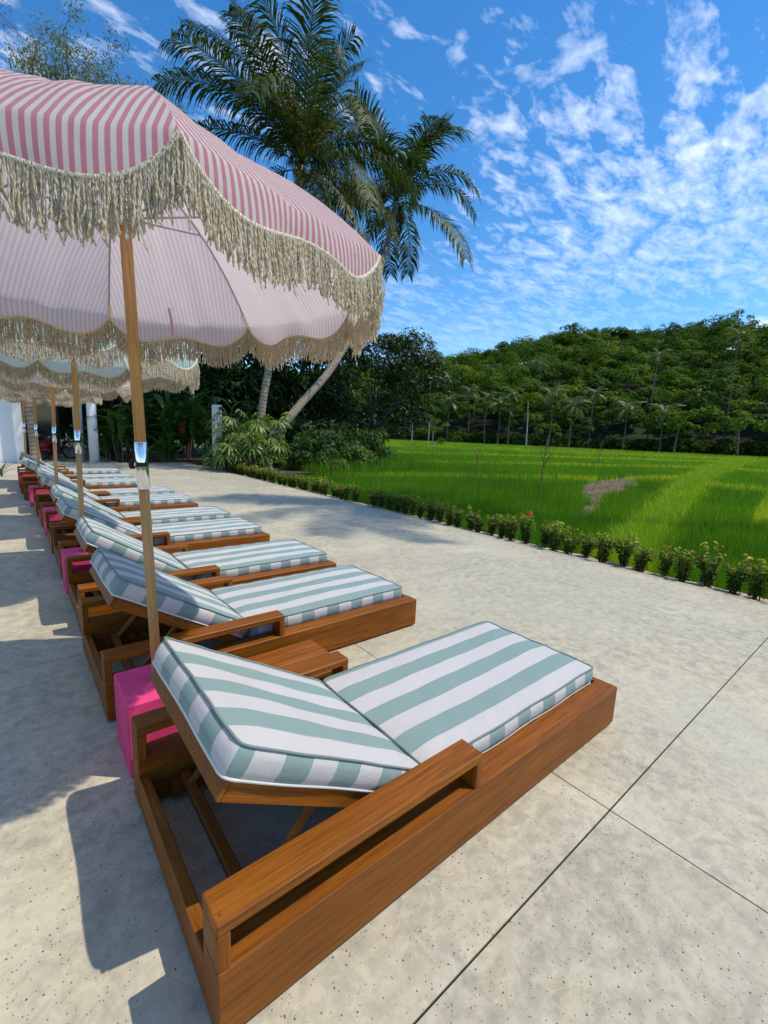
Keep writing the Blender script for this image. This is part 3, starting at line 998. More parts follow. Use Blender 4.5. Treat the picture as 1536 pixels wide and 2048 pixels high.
# bare saplings and a stake in the paddy
def sapling(label, base, h, seed):
    rr = random.Random(seed)
    o = empty('bare_sapling', base); tag(o, label, 'sapling', 'bare saplings in the paddy')
    MB().tube(curve_pts([(0, 0, -0.1), (0.02, 0.01, h * 0.4), (0.05, -0.03, h)], 6), list(np.linspace(0.03, 0.010, 13)), 6).obj('trunk', M_STEM, o)
    for k in range(5):
        z = h * rr.uniform(0.45, 0.8); an = rr.uniform(0, 6.28); l = h * rr.uniform(0.2, 0.4)
        MB().tube([(0.03, 0, z), (0.03 + math.cos(an) * l * 0.3, math.sin(an) * l * 0.3, z + l * 0.5), (0.03 + math.cos(an) * l * 0.5, math.sin(an) * l * 0.5, z + l)], [0.013, 0.009, 0.005], 5).obj('twig', M_STEM, o)


def on_field(x, y):
    return (x, y, float(zf(np.array(x), np.array(y))))


sapling('thin bare sapling with forked twigs beside the muddy patch', on_field(13.6, 7.5), 1.7, 1)
sapling('slim bare sapling farther left in the paddy', on_field(14.2, 10.8), 1.25, 2)
sapling('distant bare twig sapling in the middle of the paddy', on_field(32.0, 14.2), 1.9, 3)
st = empty('wooden_stake', on_field(12.2, 8.6)); tag(st, 'short dark stake leaning in the paddy left of the bare sapling', 'stake')
MB().tube([(0, 0, -0.1), (0.08, 0.02, 0.42)], [0.018, 0.014], 6).obj('stick', M_STEM, st)

# slim concrete fence and power posts far behind the mango tree
for i, (a, d, h, lab) in enumerate([(36.3, 60, 3.2, 'slim pale post behind the mango tree, left one'), (38.2, 62, 3.0, 'slim pale post behind the mango tree, right one'), (43.2, 75, 3.4, 'slim pale post standing right of the mango tree'), (45.4, 60, 3.2, 'thin pole beside the small bushy field tree')]):
    b = polar(a, d)
    o = empty('post', b); tag(o, lab, 'post', 'slim posts in the far paddy')
    MB().box(-0.06, 0.06, -0.06, 0.06, -0.3, h, 0.01).obj('shaft', M_PALEBARK, o)
    MB().box(-0.10, 0.10, -0.10, 0.10, h, h + 0.06, 0.01).obj('cap', M_PALEBARK, o)

# ================================================================== LOUNGERS
def copy_tree(o, parent=None):
    c = o.copy(); COL.objects.link(c); c.parent = parent
    for ch in o.children:
        copy_tree(ch, c)
    return c


def cushion(name, lx, ly, t, phase, seed, bend=0.0):
    """boxed cushion, domed top, rounded corners, with piping; returns (body mesh, top piping mesh, bottom piping mesh)"""
    rr = np.random.default_rng(seed)
    ed = [0, .006, .016, .032, .055]
    def axis(L, n):
        inner = np.linspace(.055, L - .055, n)[1:-1]
        return np.concatenate([ed, inner, [L - e for e in ed[::-1]]])
    xs, ys = axis(lx, max(6, int(lx / .045))), axis(ly, 16)
    cr = 0.038
    def rnd(x, y):
        ax = (cr - x) if x < cr else (x - (lx - cr) if x > lx - cr else 0)
        ay = (cr - y) if y < cr else (y - (ly - cr) if y > ly - cr else 0)
        if ax > 0 and ay > 0:
            a, b = ax / cr, ay / cr
            a2, b2 = a * math.sqrt(1 - b * b / 2), b * math.sqrt(1 - a * a / 2)
            # pull the corner in only part of the way: cushions have soft, nearly square corners
            a, b = a * .35 + a2 * .65, b * .35 + b2 * .65
            x = cr - a * cr if x < cr else lx - cr + a * cr
            y = cr - b * cr if y < cr else ly - cr + b * cr
        return x, y
    V = []; idx = {}
    pw = [rr.uniform(-1, 1) for _ in range(8)]
    for i, x in enumerate(xs):
        for j, y in enumerate(ys):
            e = min(x, lx - x, y, ly - y)
            k = min(1.0, e / 0.16)
            dome = (1 - (1 - k) ** 2.4)
            z = t - 0.010 + 0.012 * dome + 0.0025 * math.sin(x * 9 + pw[0] * 3) * math.sin(y * 7 + pw[1] * 3) * k
            z += k * (0.0035 * math.sin(x * 5.1 + pw[2] * 3 + 2 * y) + 0.003 * math.sin(y * 11 + pw[3] * 3 + x * 4) + 0.0018 * math.sin(x * 23 + y * 17 + pw[4] * 3))
            z += (1 - k) * 0.0022 * math.sin(x * 41 + pw[5] * 3) * math.sin(y * 37 + pw[6])
            X, Y = rnd(x, y)
            X += (1 - k) * 0.0025 * math.sin(y * 13 + pw[7] * 3); Y += (1 - k) * 0.0025 * math.sin(x * 15 + pw[1] * 3)
            idx[i, j] = len(V); V.append((X, Y, z))
    nx, ny = len(xs), len(ys)
    F = [(idx[i, j], idx[i + 1, j], idx[i + 1, j + 1], idx[i, j + 1]) for i in range(nx - 1) for j in range(ny - 1)]
    UV = []
    for f in F:
        UV += [(V[k][1] + phase, V[k][0]) for k in f]
    loop = [(i, 0) for i in range(nx)] + [(nx - 1, j) for j in range(1, ny)] + [(i, ny - 1) for i in range(nx - 2, -1, -1)] + [(0, j) for j in range(ny - 2, 0, -1)]
    ring = [idx[q] for q in loop]
    top = [V[k] for k in ring]
    cxm, cym = lx / 2, ly / 2
    prev = ring
    rows = [(t - .014) * .72, (t - .014) * .4, 0.012, 0.0]
    bul = [0.006, 0.007, 0.0, -0.006]
    for zz, bu in zip(rows, bul):
        cur = []
        for (X, Y, Z) in top:
            ex = min(X, lx - X); ey = min(Y, ly - Y)
            ox = (-1 if X < cxm else 1) if ex < 0.045 else 0
            oy = (-1 if Y < cym else 1) if ey < 0.045 else 0
            l = math.hypot(ox, oy) or 1
            cur.append(len(V)); V.append((X + ox / l * bu, Y + oy / l * bu, zz))
        m_ = len(ring)
        for k in range(m_):
            l = (k + 1) % m_
            f = (prev[k], cur[k], cur[l], prev[l])
            F.append(f)
            a, b = Vector(top[k]), Vector(top[l])
            along_x = abs(b.x - a.x) > abs(b.y - a.y)
            for q in (k, k, l, l):
                UV.append((top[q][0] + 0.048, 0) if along_x else (top[q][1] + phase, 0))
        prev = cur
    F.append(tuple(prev[::-1])); UV += [(0, 0)] * len(prev)
    b = MB(); b.add(V, F, UV)
    body = b.mesh(name, M_CUSH)
    p1 = MB().tube([(p[0], p[1], p[2] + 0.002) for p in top], 0.0040, 6, closed=True).mesh('piping', M_PIPE)
    p2 = MB().tube([V[k] for k in prev], 0.0052, 6, closed=True).mesh('piping', M_PIPEW)
    return body, p1, p2


LW, LL, AW, HS, HA, LA, HR = 0.912, 2.0, 0.100, 0.205, 0.333, 0.916, 0.138
YA, YB = 0.108, 0.804
HINGE = (0.712, 0.0, 0.198)


def make_lounger(variant):
    ph = (0.1, 0.006)[variant]
    o = empty('sun_lounger')
    for y0, y1, inn in ((0.0, AW, AW), (LW - AW, LW, LW - AW)):
        p = MB().box(0.0, LL, y0, y1, 0.012, HS, 0.004).obj('side_panel', M_WX, o)
        a = MB().box(0.0, LA, y0 + .0005, y1 - .0005, HA - 0.0327, HA, 0.004).obj('armrest', M_WX, o)
        MB().box(0.0005, 0.032, y0 + .001, y1 - .001, HS + .0005, HA - 0.033, 0.003).obj('post', M_WZ, a)
        MB().box(LA - 0.032, LA - 0.0005, y0 + .001, y1 - .001, HS + .0005, HA - 0.033, 0.003).obj('post', M_WZ, a)
        for py in (y0 + 0.024, y1 - 0.024):
            MB().tube([(0.016, py, HA - 0.004), (0.016, py, HA + 0.0006)], 0.0048, 8).obj('plug', M_WZ, a)
        s = 1 if y0 == 0 else -1
        # notched support rail inside each side
        nr = MB(); xs = [0.10, 0.20, 0.215, 0.26, 0.285, 0.33, 0.355, 0.40, 0.425, 0.47, 0.495, 0.70]
        zs = [0.085, 0.085, 0.055, 0.085, 0.055, 0.085, 0.055, 0.085, 0.055, 0.085, 0.085, 0.085]
        ya, yb = sorted((inn + s * 0.002, inn + s * 0.030))
        vv = []
        for X, Z in zip(xs, zs):
            vv += [(X, ya, 0.03), (X, yb, 0.03), (X, yb, Z), (X, ya, Z)]
        ff = [(0, 3, 2, 1)]
        for k in range(len(xs) - 1):
            for e in range(4):
                ff.append((k * 4 + e, k * 4 + (e + 1) % 4, k * 4 + 4 + (e + 1) % 4, k * 4 + 4 + e))
        q = (len(xs) - 1) * 4; ff.append((q, q + 1, q + 2, q + 3))
        nr.add(vv, ff); nr.obj('notched_rail', M_WX, o)
    MB().box(0.001, 0.036, AW + .0005, LW - AW - .0005, 0.014, HR, 0.003).obj('head_rail', M_WY, o)
    MB().box(LL - 0.036, LL - 0.001, AW + .0005, LW - AW - .0005, 0.014, HS - 0.002, 0.003).obj('foot_rail', M_WY, o)
    for k in range(7):
        x0 = 0.76 + k * 0.17
        MB().box(x0, x0 + 0.12, AW + .001, LW - AW - .001, 0.160, 0.190, 0.003).obj('slat', M_WY, o)
    # prop frame: bar in the notches with two arms up to the backrest
    pr = MB().box(0.135, 0.172, AW + 0.012, LW - AW - 0.012, 0.080, 0.112, 0.004).obj('prop_bar', M_WY, o)
    for y0 in (AW + 0.07, LW - AW - 0.105):
        MB().tube([(0.15, y0 + .017, 0.10), (0.37, y0 + .017, 0.335)], 0.015, 6).obj('prop_arm', M_WX, pr)
    body, p1, p2 = cushion('seat_cushion', 1.205, YB - YA, 0.092, ph, 3 + variant)
    c = place('seat_cushion', body, o, (0.757, YA, 0.192))
    place('piping', p1, c); place('piping', p2, c)
    body, p1, p2 = cushion('back_cushion', 0.765, YB - YA, 0.092, ph, 13 + variant)
    # back leans on the hinge: local +X runs from the hinge towards the head
    ang = math.radians(31)
    M = Matrix(((-math.cos(ang), 0, math.sin(ang)), (0, 1, 0), (math.sin(ang), 0, math.cos(ang))))
    # a mirror would flip faces, so lay the cushion from its head end instead
    head = Vector(HINGE) + Vector((-math.cos(ang), 0, math.sin(ang))) * 0.765
    bc = place('back_cushion', body, o, (head.x, YA, head.z), (0, ang, 0))
    place('piping', p1, bc); place('piping', p2, bc)
    bf = empty_mesh_frame(o, head, ang)
    return o


def empty_mesh_frame(o, head, ang):
    f = MB()
    f.box(0.035, 0.755, YA + 0.012, YA + 0.060, -0.060, -0.004, 0.003)
    f.box(0.035, 0.755, YB - 0.060, YB - 0.012, -0.060, -0.004, 0.003)
    f.box(0.022, 0.034, YA + 0.012, YB - 0.012, -0.060, -0.004, 0.003)
    bf = f.obj('back_frame', M_WX, o, loc=(head.x, 0, head.z), rot=(0, ang, 0))
    for k in range(5):
        x0 = 0.07 + k * 0.14
        MB().box(x0, x0 + 0.09, YA + 0.0605, YB - 0.0605, -0.030, -0.010, 0.003).obj('slat', M_WY, bf)
    return bf


lounger_spots = [  # x, y, turn, variant, label
    (0.0, 0.0, 0.0, 0, 'teak sun lounger with green striped cushions, nearest of the row'),
    (-0.012, 1.445, 0.004, 1, 'teak sun lounger with striped cushions just behind the nearest pink block'),
    (0.0, 2.555, 0.0, 1, 'teak striped lounger third from the camera, back in full sun'),
    (-0.01, 3.955, -0.003, 0, 'teak striped lounger fourth from the camera, beyond the second pink block'),
    (-0.02, 4.93, 0.0, 1, 'teak striped lounger fifth from the camera'),
    (-0.04, 6.48, 0.0, 0, 'teak striped lounger sixth from the camera, behind the third pink block'),
    (-0.06, 7.43, 0.0, 1, 'teak striped lounger seventh from the camera'),
    (-0.17, 9.17, -0.01, 0, 'teak striped lounger eighth from the camera, behind the fourth pink block'),
    (-0.20, 10.14, -0.01, 1, 'teak striped lounger ninth from the camera'),
    (-0.22, 11.70, -0.01, 0, 'teak striped lounger at the far end of the row'),
]
protos = [make_lounger(0), make_lounger(1)]
used = [False, False]
for x, y, rz, var, lab in lounger_spots:
    o = protos[var] if not used[var] else copy_tree(protos[var])
    used[var] = True
    o.location = (x, y, 0); o.rotation_euler = (0, 0, rz)
    tag(o, lab, 'sun lounger', 'sun loungers in a row on the terrace')
    # each back a touch different, each cushion a little shifted
    k_ = lounger_spots.index((x, y, rz, var, lab))
    an = math.radians(31 + (0, 0.4, 1.6, -1.0, 1.2, -0.6, 1.0, 0.3, -1.2, 0.8)[k_])
    hd_ = Vector(HINGE) + Vector((-math.cos(an), 0, math.sin(an))) * 0.765
    for ch_ in o.children:
        if ch_.name.startswith('back_cushion'):
            ch_.location = (hd_.x, YA + (0, 2, -3, 3, -2, 2, 0, 3, -3, 1)[k_] * 0.002, hd_.z); ch_.rotation_euler = (0, an, (0, 1, -1, 1, 0, -1, 1, 0, 1, -1)[k_] * 0.006)
        elif ch_.name.startswith('back_frame'):
            ch_.location = (hd_.x, 0, hd_.z); ch_.rotation_euler = (0, an, 0)
        elif ch_.name.startswith('seat_cushion'):
            ch_.location.x = 0.757 + (0, -4, 3, -6, 2, 0, -5, 4, -3, 2)[k_] * 0.002

# low wooden side table between the first two loungers
tb = empty('side_table', (0.52, 1.0, -0.02)); tag(tb, 'low teak side table between the two nearest loungers', 'side table')
MB().box(0, 0.52, 0, 0.185, 0.165, 0.195, 0.004).obj('board', M_WX, tb)
MB().box(0, 0.52, 0.188, 0.375, 0.165, 0.195, 0.004).obj('board', M_WX, tb)
for x0 in (0.0, 0.485):
    MB().box(x0 + .001, x0 + 0.034, 0.002, 0.373, 0.0205, 0.1645, 0.004).obj('leg', M_WY, tb)

# ================================================================== PINK BLOCKS AND FRINGED UMBRELLAS
block_me = MB().box(-0.15, 0.15, -0.152, 0.152, 0.0, 0.318, 0.007).mesh('block', M_PINKB, False)
collar_me = MB().tube([(0, 0, 0.310), (0, 0, 0.3215)], [0.027, 0.026], 20).mesh('pole_hole', M_JOINT)
block_spots = [
    (0.155, 1.160, 'bright pink concrete block holding the nearest umbrella pole'),
    (0.140, 3.655, 'pink concrete block between the third and fourth loungers'),
    (0.120, 6.090, 'pink concrete block between the fifth and sixth loungers'),
    (0.045, 8.600, 'pink concrete block between the seventh and eighth loungers'),
    (-0.07, 11.25, 'pink concrete block before the last lounger of the row'),
]
for x, y, lab in block_spots:
    o = empty('umbrella_base', (x, y, 0)); tag(o, lab, 'umbrella base', 'pink blocks holding the umbrella poles')
    place('block', block_me, o); place('pole_hole', collar_me, o, (-0.005, 0.005, 0))

UR, UZ, UH = 0.948, 1.656, 0.405     # rib tip radius, tip height above the block, dome rise
NR = 8


def rib_pt(k, s, drop=0.0):
    a = 2 * PI * k / NR
    z = UZ + UH * (1 - s ** 2.3) - drop
    return Vector((UR * s * math.cos(a), UR * s * math.sin(a), z))


def val_depth(t):
    t = min(t, 1 - t)
    if t < 0.235:
        return 0.112 * math.sin(PI / 2 * t / 0.235) ** 0.75
    return 0.080 + 0.032 * (0.5 + 0.5 * math.cos(PI * (t - 0.235) / 0.265))


def edge_pt(k, t, q=1.0):
    """point on the hanging edge of panel k; q = 0 at the rim, 1 at the braid"""
    a, b = rib_pt(k, 1.0), rib_pt(k + 1, 1.0)
    p = a.lerp(b, t)
    am = 2 * PI * (k + 0.5) / NR
    out = Vector((math.cos(am), math.sin(am), 0))
    d = val_depth(t)
    wave = 0.010 * math.sin(t * 15 + k * 2.1) * math.sin(PI * t)
    return p + Vector((0, 0, -1)) * d * q + out * (d * (0.30 * q - 0.18 * q * q) + wave * q)


def make_umbrella(fabric, strapmat, name_label):
    o = empty('fringed_umbrella')
    # pole
    MB().tube([(0, 0, -0.03), (0, 0, 0.84)], 0.0195, 16).obj('lower_pole', M_POLE, o, True)
    MB().tube([(0, 0, 1.0), (0, 0, UZ + UH - 0.02)], 0.0205, 16).obj('upper_pole', M_POLE, o, True)
    j = MB().tube([(0, 0, 0.825), (0, 0, 0.828), (0, 0, 1.012), (0, 0, 1.015)], [0.0205, 0.0225, 0.0225, 0.0205], 18).obj('metal_joint', M_CHROME, o, True)
    MB().tube([(0, 0, 0.918), (0, 0, 0.926), (0, 0, 0.934)], [0.0228, 0.0242, 0.0228], 18).obj('collar', M_DARKM, j, True)
    kd = Vector((-0.17, 0.98, 0)).normalized()
    c = Vector((0, 0, 0.925))
    MB().tube([c + kd * 0.018, c + kd * 0.034], 0.010, 10).obj('knob_stem', M_CHROME, j, True)
    MB().tube([c + kd * 0.0325, c + kd * 0.0335, c + kd * 0.044, c + kd * 0.046], [0.017, 0.019, 0.019, 0.016], 16).obj('knob', M_DARKM, j, True)
    # canopy panels
    for k in range(NR):
        V, F, U = [], [], []
        ss = [0.03, 0.12, 0.22, 0.34, 0.46, 0.58, 0.68, 0.78, 0.86, 0.91, 0.95, 0.98, 1.0]
        T = 28
        rows = []
        for s in ss:
            a, b = rib_pt(k, s), rib_pt(k + 1, s)
            ch = (b - a).length
            row = []
            for i in range(T + 1):
                t = i / T
                p = a.lerp(b, t)
                p.z -= 0.022 * math.sin(PI * t) * math.sin(PI * min(1, s * 0.85)) - (0.0035 * math.sin(t * 21 + k + 3 * s) + 0.003 * math.sin(t * 34 - 9 * s + k)) * s * math.sin(PI * t)
                row.append((p, (t - 0.5) * ch))
            rows.append(row)
        ch = (rib_pt(k, 1) - rib_pt(k + 1, 1)).length
        for q in (0.2, 0.45, 0.7, 0.88, 1.0):
            rows.append([(edge_pt(k, i / T, q), (i / T - 0.5) * ch) for i in range(T + 1)])
        for row in rows:
            for p, u in row: V.append(p); U.append(u)
        uv = []
        W = T + 1
        for r in range(len(rows) - 1):
            for i in range(T):
                f = (r * W + i, (r + 1) * W + i, (r + 1) * W + i + 1, r * W + i + 1)
                F.append(f); uv += [(U[q], V[q].z) for q in f]
        b = MB(); b.add(V, F, uv)
        pn = b.obj('canopy_panel', fabric, o, True)
        # braid along the scalloped edge
        MB().tube([edge_pt(k, i / 44, 1.0) + Vector((0, 0, -0.004)) for i in range(45)], 0.0065, 6, caps=False).obj('braid', M_BRAID, pn, True)
    for k in range(NR):
        MB().tube([rib_pt(k, s, 0.012) for s in (0.02, 0.15, 0.3, 0.45, 0.6, 0.75, 0.9, 0.985)], 0.0042, 6).obj('rib', M_ROD, o, True)
        a = 2 * PI * k / NR
        MB().tube([(0.03 * math.cos(a), 0.03 * math.sin(a), UZ + 0.17), rib_pt(k, 0.52, 0.016)], 0.0036, 6).obj('strut', M_ROD, o, True)
        tp = rib_pt(k, 0.978, 0.020); q0 = rib_pt(k, 0.93, 0.022)
        pk = MB().tube([q0, tp], [0.010, 0.010], 6).obj('rib_pocket', M_BRAID, o)
    MB().tube([(0, 0, UZ + 0.13), (0, 0, UZ + 0.132), (0, 0, UZ + 0.20), (0, 0, UZ + 0.202)], [0.028, 0.034, 0.034, 0.028], 14).obj('runner', M_ROD, o, True)
    MB().tube([(0, 0, UZ + UH - 0.035), (0, 0, UZ + UH + 0.02), (0, 0, UZ + UH + 0.06), (0, 0, UZ + UH + 0.075)], [0.05, 0.045, 0.018, 0.004], 14).obj('finial', M_POLE, o, True)
    sp = edge_pt(0, 0.56, 0.0) + Vector((-0.066, -0.027, 0.05))
    MB().tube([sp, sp + Vector((-.012, -.02, -.05)), sp + Vector((.0, -.02, -.13)), sp + Vector((.02, 0, -.135)), sp + Vector((.02, .005, -.05)), sp + Vector((.006, .004, 0))], 0.006, 4).obj('tie_strap', strapmat, o)
    return o


def fringe_mesh():
    """thousands of twisted cotton cords hanging in two layers from the braid"""
    r = np.random.default_rng(77)
    roots, outs = [], []
    for k in range(NR):
        t = np.linspace(0.002, 0.998, 400)
        P = np.array([edge_pt(k, float(q)) for q in t])
        L = np.concatenate([[0], np.cumsum(np.linalg.norm(np.diff(P, axis=0), axis=1))])
        for lay, sp_ in ((0.0, 0.0047), (1.0, 0.0054)):
            m = int(L[-1] / sp_)
            s = (np.arange(m) + r.random(m) * 0.8) / m * L[-1]
            Q = np.stack([np.interp(s, L, P[:, c]) for c in range(3)], -1)
            am = 2 * PI * (k + 0.5) / NR
            o = np.array([math.cos(am), math.sin(am), 0])
            roots.append(Q + o * (0.004 if lay == 0 else -0.005)); outs.append(np.repeat(o[None], m, 0))
    R = np.concatenate(roots); O = np.concatenate(outs)
    n = len(R); S = 15
    ln = r.normal(0.114, 0.012, n)
    ph = r.random(n) * 6.28; tw = r.uniform(95, 125, n) * 2.0
    sw = r.normal(0, 0.06, (n, 2)); wob = r.random((n, 4)) * 6.28
    wa = np.abs(r.normal(0.0, 0.0045, n)) + 0.001
    side = np.stack([-O[:, 1], O[:, 0], 0 * O[:, 0]], -1)
    V = np.empty((n, S + 1, 4, 3))
    for i in range(S + 1):
        u = i / S
        c = R + np.array([0, 0, -1.0]) * (ln * u)[:, None]
        c = c + side * (sw[:, 0] * ln * u ** 1.3 + wa * np.sin(6 * u + wob[:, 0]) * u)[:, None] + O * (sw[:, 1] * ln * u ** 1.3 * 0.7 + wa * np.sin(7 * u + wob[:, 1]) * u + 0.006 * u)[:, None]
        rad = 0.0031 * (1.15 if i == S - 1 else (0.6 if i == S else 1.0))
        # twisted two-ply section: a flat ellipse turning along the cord
        th = ph + u * ln * tw
        for q in range(4):
            an = th + q * PI / 2
            e = rad * (1.0 if q % 2 == 0 else 0.52)
            V[:, i, q] = c + (side * np.cos(an)[:, None] + O * np.sin(an)[:, None]) * e
    base = np.arange(n)[:, None, None] * ((S + 1) * 4) + np.arange(S)[None, :, None] * 4
    F = []
    for q in range(4):
        q2 = (q + 1) % 4
        F.append(np.stack([base[..., 0] + q, base[..., 0] + q2, base[..., 0] + 4 + q2, base[..., 0] + 4 + q], -1))
    F = np.stack(F, 2).reshape(-1, 4)
    # uv: turns round the cord and metres along it, for the twist of the plies
    uu = np.zeros((n, S, 4, 4, 2), np.float32)
    for i in range(S):
        a0, a1 = (i / S) * ln, ((i + 1) / S) * ln
        for q in range(4):
            uu[:, i, q, 0] = np.stack([0 * a0 + q / 4, a0], -1); uu[:, i, q, 1] = np.stack([0 * a0 + (q + 1) / 4, a0], -1)
            uu[:, i, q, 2] = np.stack([0 * a0 + (q + 1) / 4, a1], -1); uu[:, i, q, 3] = np.stack([0 * a0 + q / 4, a1], -1)
    return np_mesh('fringe', V.reshape(-1, 3), F, M_FRINGE, smooth=True, uv=uu.reshape(-1, 2))


def cord_mat():
    m, nt, b, o = new_mat('twisted_ivory_cord')
    uv = N(nt, 'ShaderNodeUVMap', uv_map='UVMap')
    sp = N(nt, 'ShaderNodeSeparateXYZ'); LK(nt, uv, 0, sp, 0)
    ply = math_node(nt, 'ADD', math_node(nt, 'MULTIPLY', sp.outputs[0], 2.0), math_node(nt, 'MULTIPLY', sp.outputs[1], 125.0))
    w = math_node(nt, 'ABSOLUTE', math_node(nt, 'SINE', math_node(nt, 'MULTIPLY', ply, PI)))
    n_ = noise(nt, objco(nt), 25.0, 3, 0.6)
    c = mix_col(nt, ramp(nt, n_, [(0.3, 0.0), (0.7, 1.0)]), (0.94, 0.84, 0.64), (0.98, 0.92, 0.77))
    nt.links.new(c, b.inputs['Base Color'])
    b.inputs['Roughness'].default_value = 0.9
    bump(nt, b, w, 0.8, 0.0042)
    t = N(nt, 'ShaderNodeBsdfTranslucent'); nt.links.new(c, t.inputs[0])
    mx = N(nt, 'ShaderNodeMixShader', inp={0: 0.55})
    LK(nt, b, 0, mx, 1); LK(nt, t, 0, mx, 2); LK(nt, mx, 0, o, 0)
    return m


M_FRINGE = cord_mat()
FR = fringe_mesh()
M_PSTRAP = plain('pink_cotton_strap', (0.82, 0.56, 0.60), 0.9, transl=0.5)
M_MSTRAP = plain('mint_cotton_strap', (0.16, 0.46, 0.46), 0.9, transl=0.3)
uproto = {}
for c, m, s in (('pink', M_PINKF, M_PSTRAP), ('mint', M_MINTF, M_MSTRAP)):
    u = make_umbrella(m, s, c)
    tag(place('fringe', FR, u), kind='stuff')
    uproto[c] = u
umb_spots = [  # x, y, turn, tilt x, tilt y, colour, label
    (0.150, 1.165, 40.4, -0.021, 0.008, 'pink', 'pink and white striped umbrella with ivory fringe, nearest the camera'),
    (0.140, 3.655, 12.0, 0.018, 0.004, 'mint', 'mint striped umbrella with fringe, second from the camera'),
    (0.120, 6.090, 33.0, 0.030, 0.0, 'pink', 'pink striped fringed umbrella standing third in the row'),
    (0.045, 8.600, 5.0, 0.014, -0.01, 'mint', 'mint striped fringed umbrella standing fourth in the row'),
    (-0.07, 11.25, 20.0, 0.030, 0.0, 'pink', 'pink striped fringed umbrella at the far end of the row'),
]
uused = set()
for x, y, rz, tx, ty, c, lab in umb_spots:
    o = uproto[c] if c not in uused else copy_tree(uproto[c])
    uused.add(c)
    n_ = Vector((tx, ty, 1)).normalized()
    q = Vector((0, 0, 1)).rotation_difference(n_) @ Euler((0, 0, math.radians(rz))).to_quaternion()
    o.location = (x, y, 0.318); o.rotation_euler = q.to_euler()
    tag(o, lab, 'umbrella', 'fringed umbrellas along the loungers')

# ================================================================== VILLA END OF THE TERRACE
v = empty('white_villa', (0, 18.3, 0)); tag(v, 'white villa with round columns and shaded entrance at the end of the terrace', 'building')
MB().box(-6.2, 0.05, 0.0, 0.25, -0.02, 3.3, 0.01).obj('wall', M_WHITE, v)
MB().box(-0.2, 0.05, 0.252, 5.0, -0.02, 3.3, 0.01).obj('wall', M_WHITE, v)
MB().box(0.052, 1.35, 4.7, 4.95, -0.02, 3.3, 0.01).obj('wall', plain('painted_shade_wall', (0.10, 0.10, 0.10), 0.8), v)  # shade of the entrance is put into this wall's dark grey
MB().box(-6.4, 2.75, -0.2, 8.2, 3.302, 3.55, 0.02).obj('roof', M_WHITE, v)
for cx, cy in ((2.0, 0.1), (1.72, 1.6)):
    c = MB().tube([(cx, cy, -0.02), (cx, cy, 3.30)], 0.155, 24).obj('column', M_WHITE, v, True)
dr = MB().box(0.30, 1.20, 4.62, 4.698, 0.0, 2.35, 0.006).obj('door', M_DARKM, v)
for z0, z1 in ((0.10, 1.05), (1.12, 2.25)):
    MB().box(0.38, 1.12, 4.600, 4.618, z0, z1, 0.004).obj('glass_pane', M_GLASS, dr)
MB().tube([(1.08, 4.56, 0.95), (1.08, 4.56, 1.25)], 0.012, 8).obj('handle', M_CHROME, dr)

# red tub chair in the entrance
ch = empty('tub_chair', (0.62, 20.2, -0.02)); tag(ch, 'small dark red tub chair in the shaded entrance', 'chair')
vv, ff = [], []
K = 20
for i in range(K + 1):
    a = math.radians(-30 + 240 * i / K)
    for rr_, z in ((0.26, 0.30), (0.31, 0.72 - 0.12 * abs(i / K - 0.5) * 2), (0.27, 0.72 - 0.12 * abs(i / K - 0.5) * 2), (0.23, 0.32)):
        vv.append((rr_ * math.cos(a), rr_ * math.sin(a), z))
for i in range(K):
    for e in range(4):
        ff.append((i * 4 + e, i * 4 + (e + 1) % 4, i * 4 + 4 + (e + 1) % 4, i * 4 + 4 + e))
b = MB(); b.add(vv, ff); b.obj('backrest', M_RED, ch, True)
MB().tube([(0, 0, 0.30), (0, 0, 0.33), (0, 0, 0.40), (0, 0, 0.42)], [0.24, 0.26, 0.26, 0.22], 20).obj('seat', M_RED, ch, True)
for a in (45, 135, 225, 315):
    a = math.radians(a)
    MB().tube([(0.18 * math.cos(a), 0.18 * math.sin(a), 0.31), (0.24 * math.cos(a), 0.24 * math.sin(a), 0.0)], 0.014, 6).obj('leg', M_DARKM, ch)


def bicycle(label, loc, rz):
    o = empty('bicycle', loc, rz); tag(o, label, 'bicycle', 'bicycles parked under the pavilion')
    R = 0.33
    for x in (-0.52, 0.52):
        w = MB().tube([(x + R * math.cos(2 * PI * k / 28), 0, R + R * math.sin(2 * PI * k / 28)) for k in range(28)], 0.02, 6, closed=True).obj('wheel', M_TYRE, o, True)
        s = MB()
        for k in range(10):
            a = PI * k / 10
            s.tube([(x + R * math.cos(a), 0, R + R * math.sin(a)), (x - R * math.cos(a), 0, R - R * math.sin(a))], 0.0025, 4)
        s.obj('spokes', M_CHROME, w)
    f = MB()
    bb, st_, hd, hd2 = (-0.05, 0, 0.28), (-0.20, 0, 0.78), (0.36, 0, 0.82), (0.40, 0, 0.66)
    for a, b in ((bb, st_), (bb, hd2), (st_, hd), (hd, hd2), (bb, (-0.52, 0.03, R)), (st_, (-0.52, 0.03, R)), (hd2, (0.52, 0.03, R))):
        f.tube([a, b], 0.016, 7)
    f.obj('frame', M_BIKE, o)
    MB().tube([(-0.20, 0, 0.78), (-0.23, 0, 0.88)], 0.013, 6).obj('seat_post', M_CHROME, o)
    MB().tube([(-0.37, 0, 0.90), (-0.30, 0, 0.92), (-0.16, 0, 0.90), (-0.08, 0, 0.89)], [0.05, 0.075, 0.035, 0.015], 10).obj('saddle', M_TYRE, o, True)
    MB().tube([(0.36, 0, 0.82), (0.34, 0, 1.0)], 0.013, 6).obj('stem', M_CHROME, o)
    MB().tube(curve_pts([(0.20, -0.28, 1.02), (0.33, -0.2, 1.04), (0.35, 0, 1.0), (0.33, 0.2, 1.04), (0.20, 0.28, 1.02)], 5), 0.012, 6).obj('handlebar', M_DARKM, o)


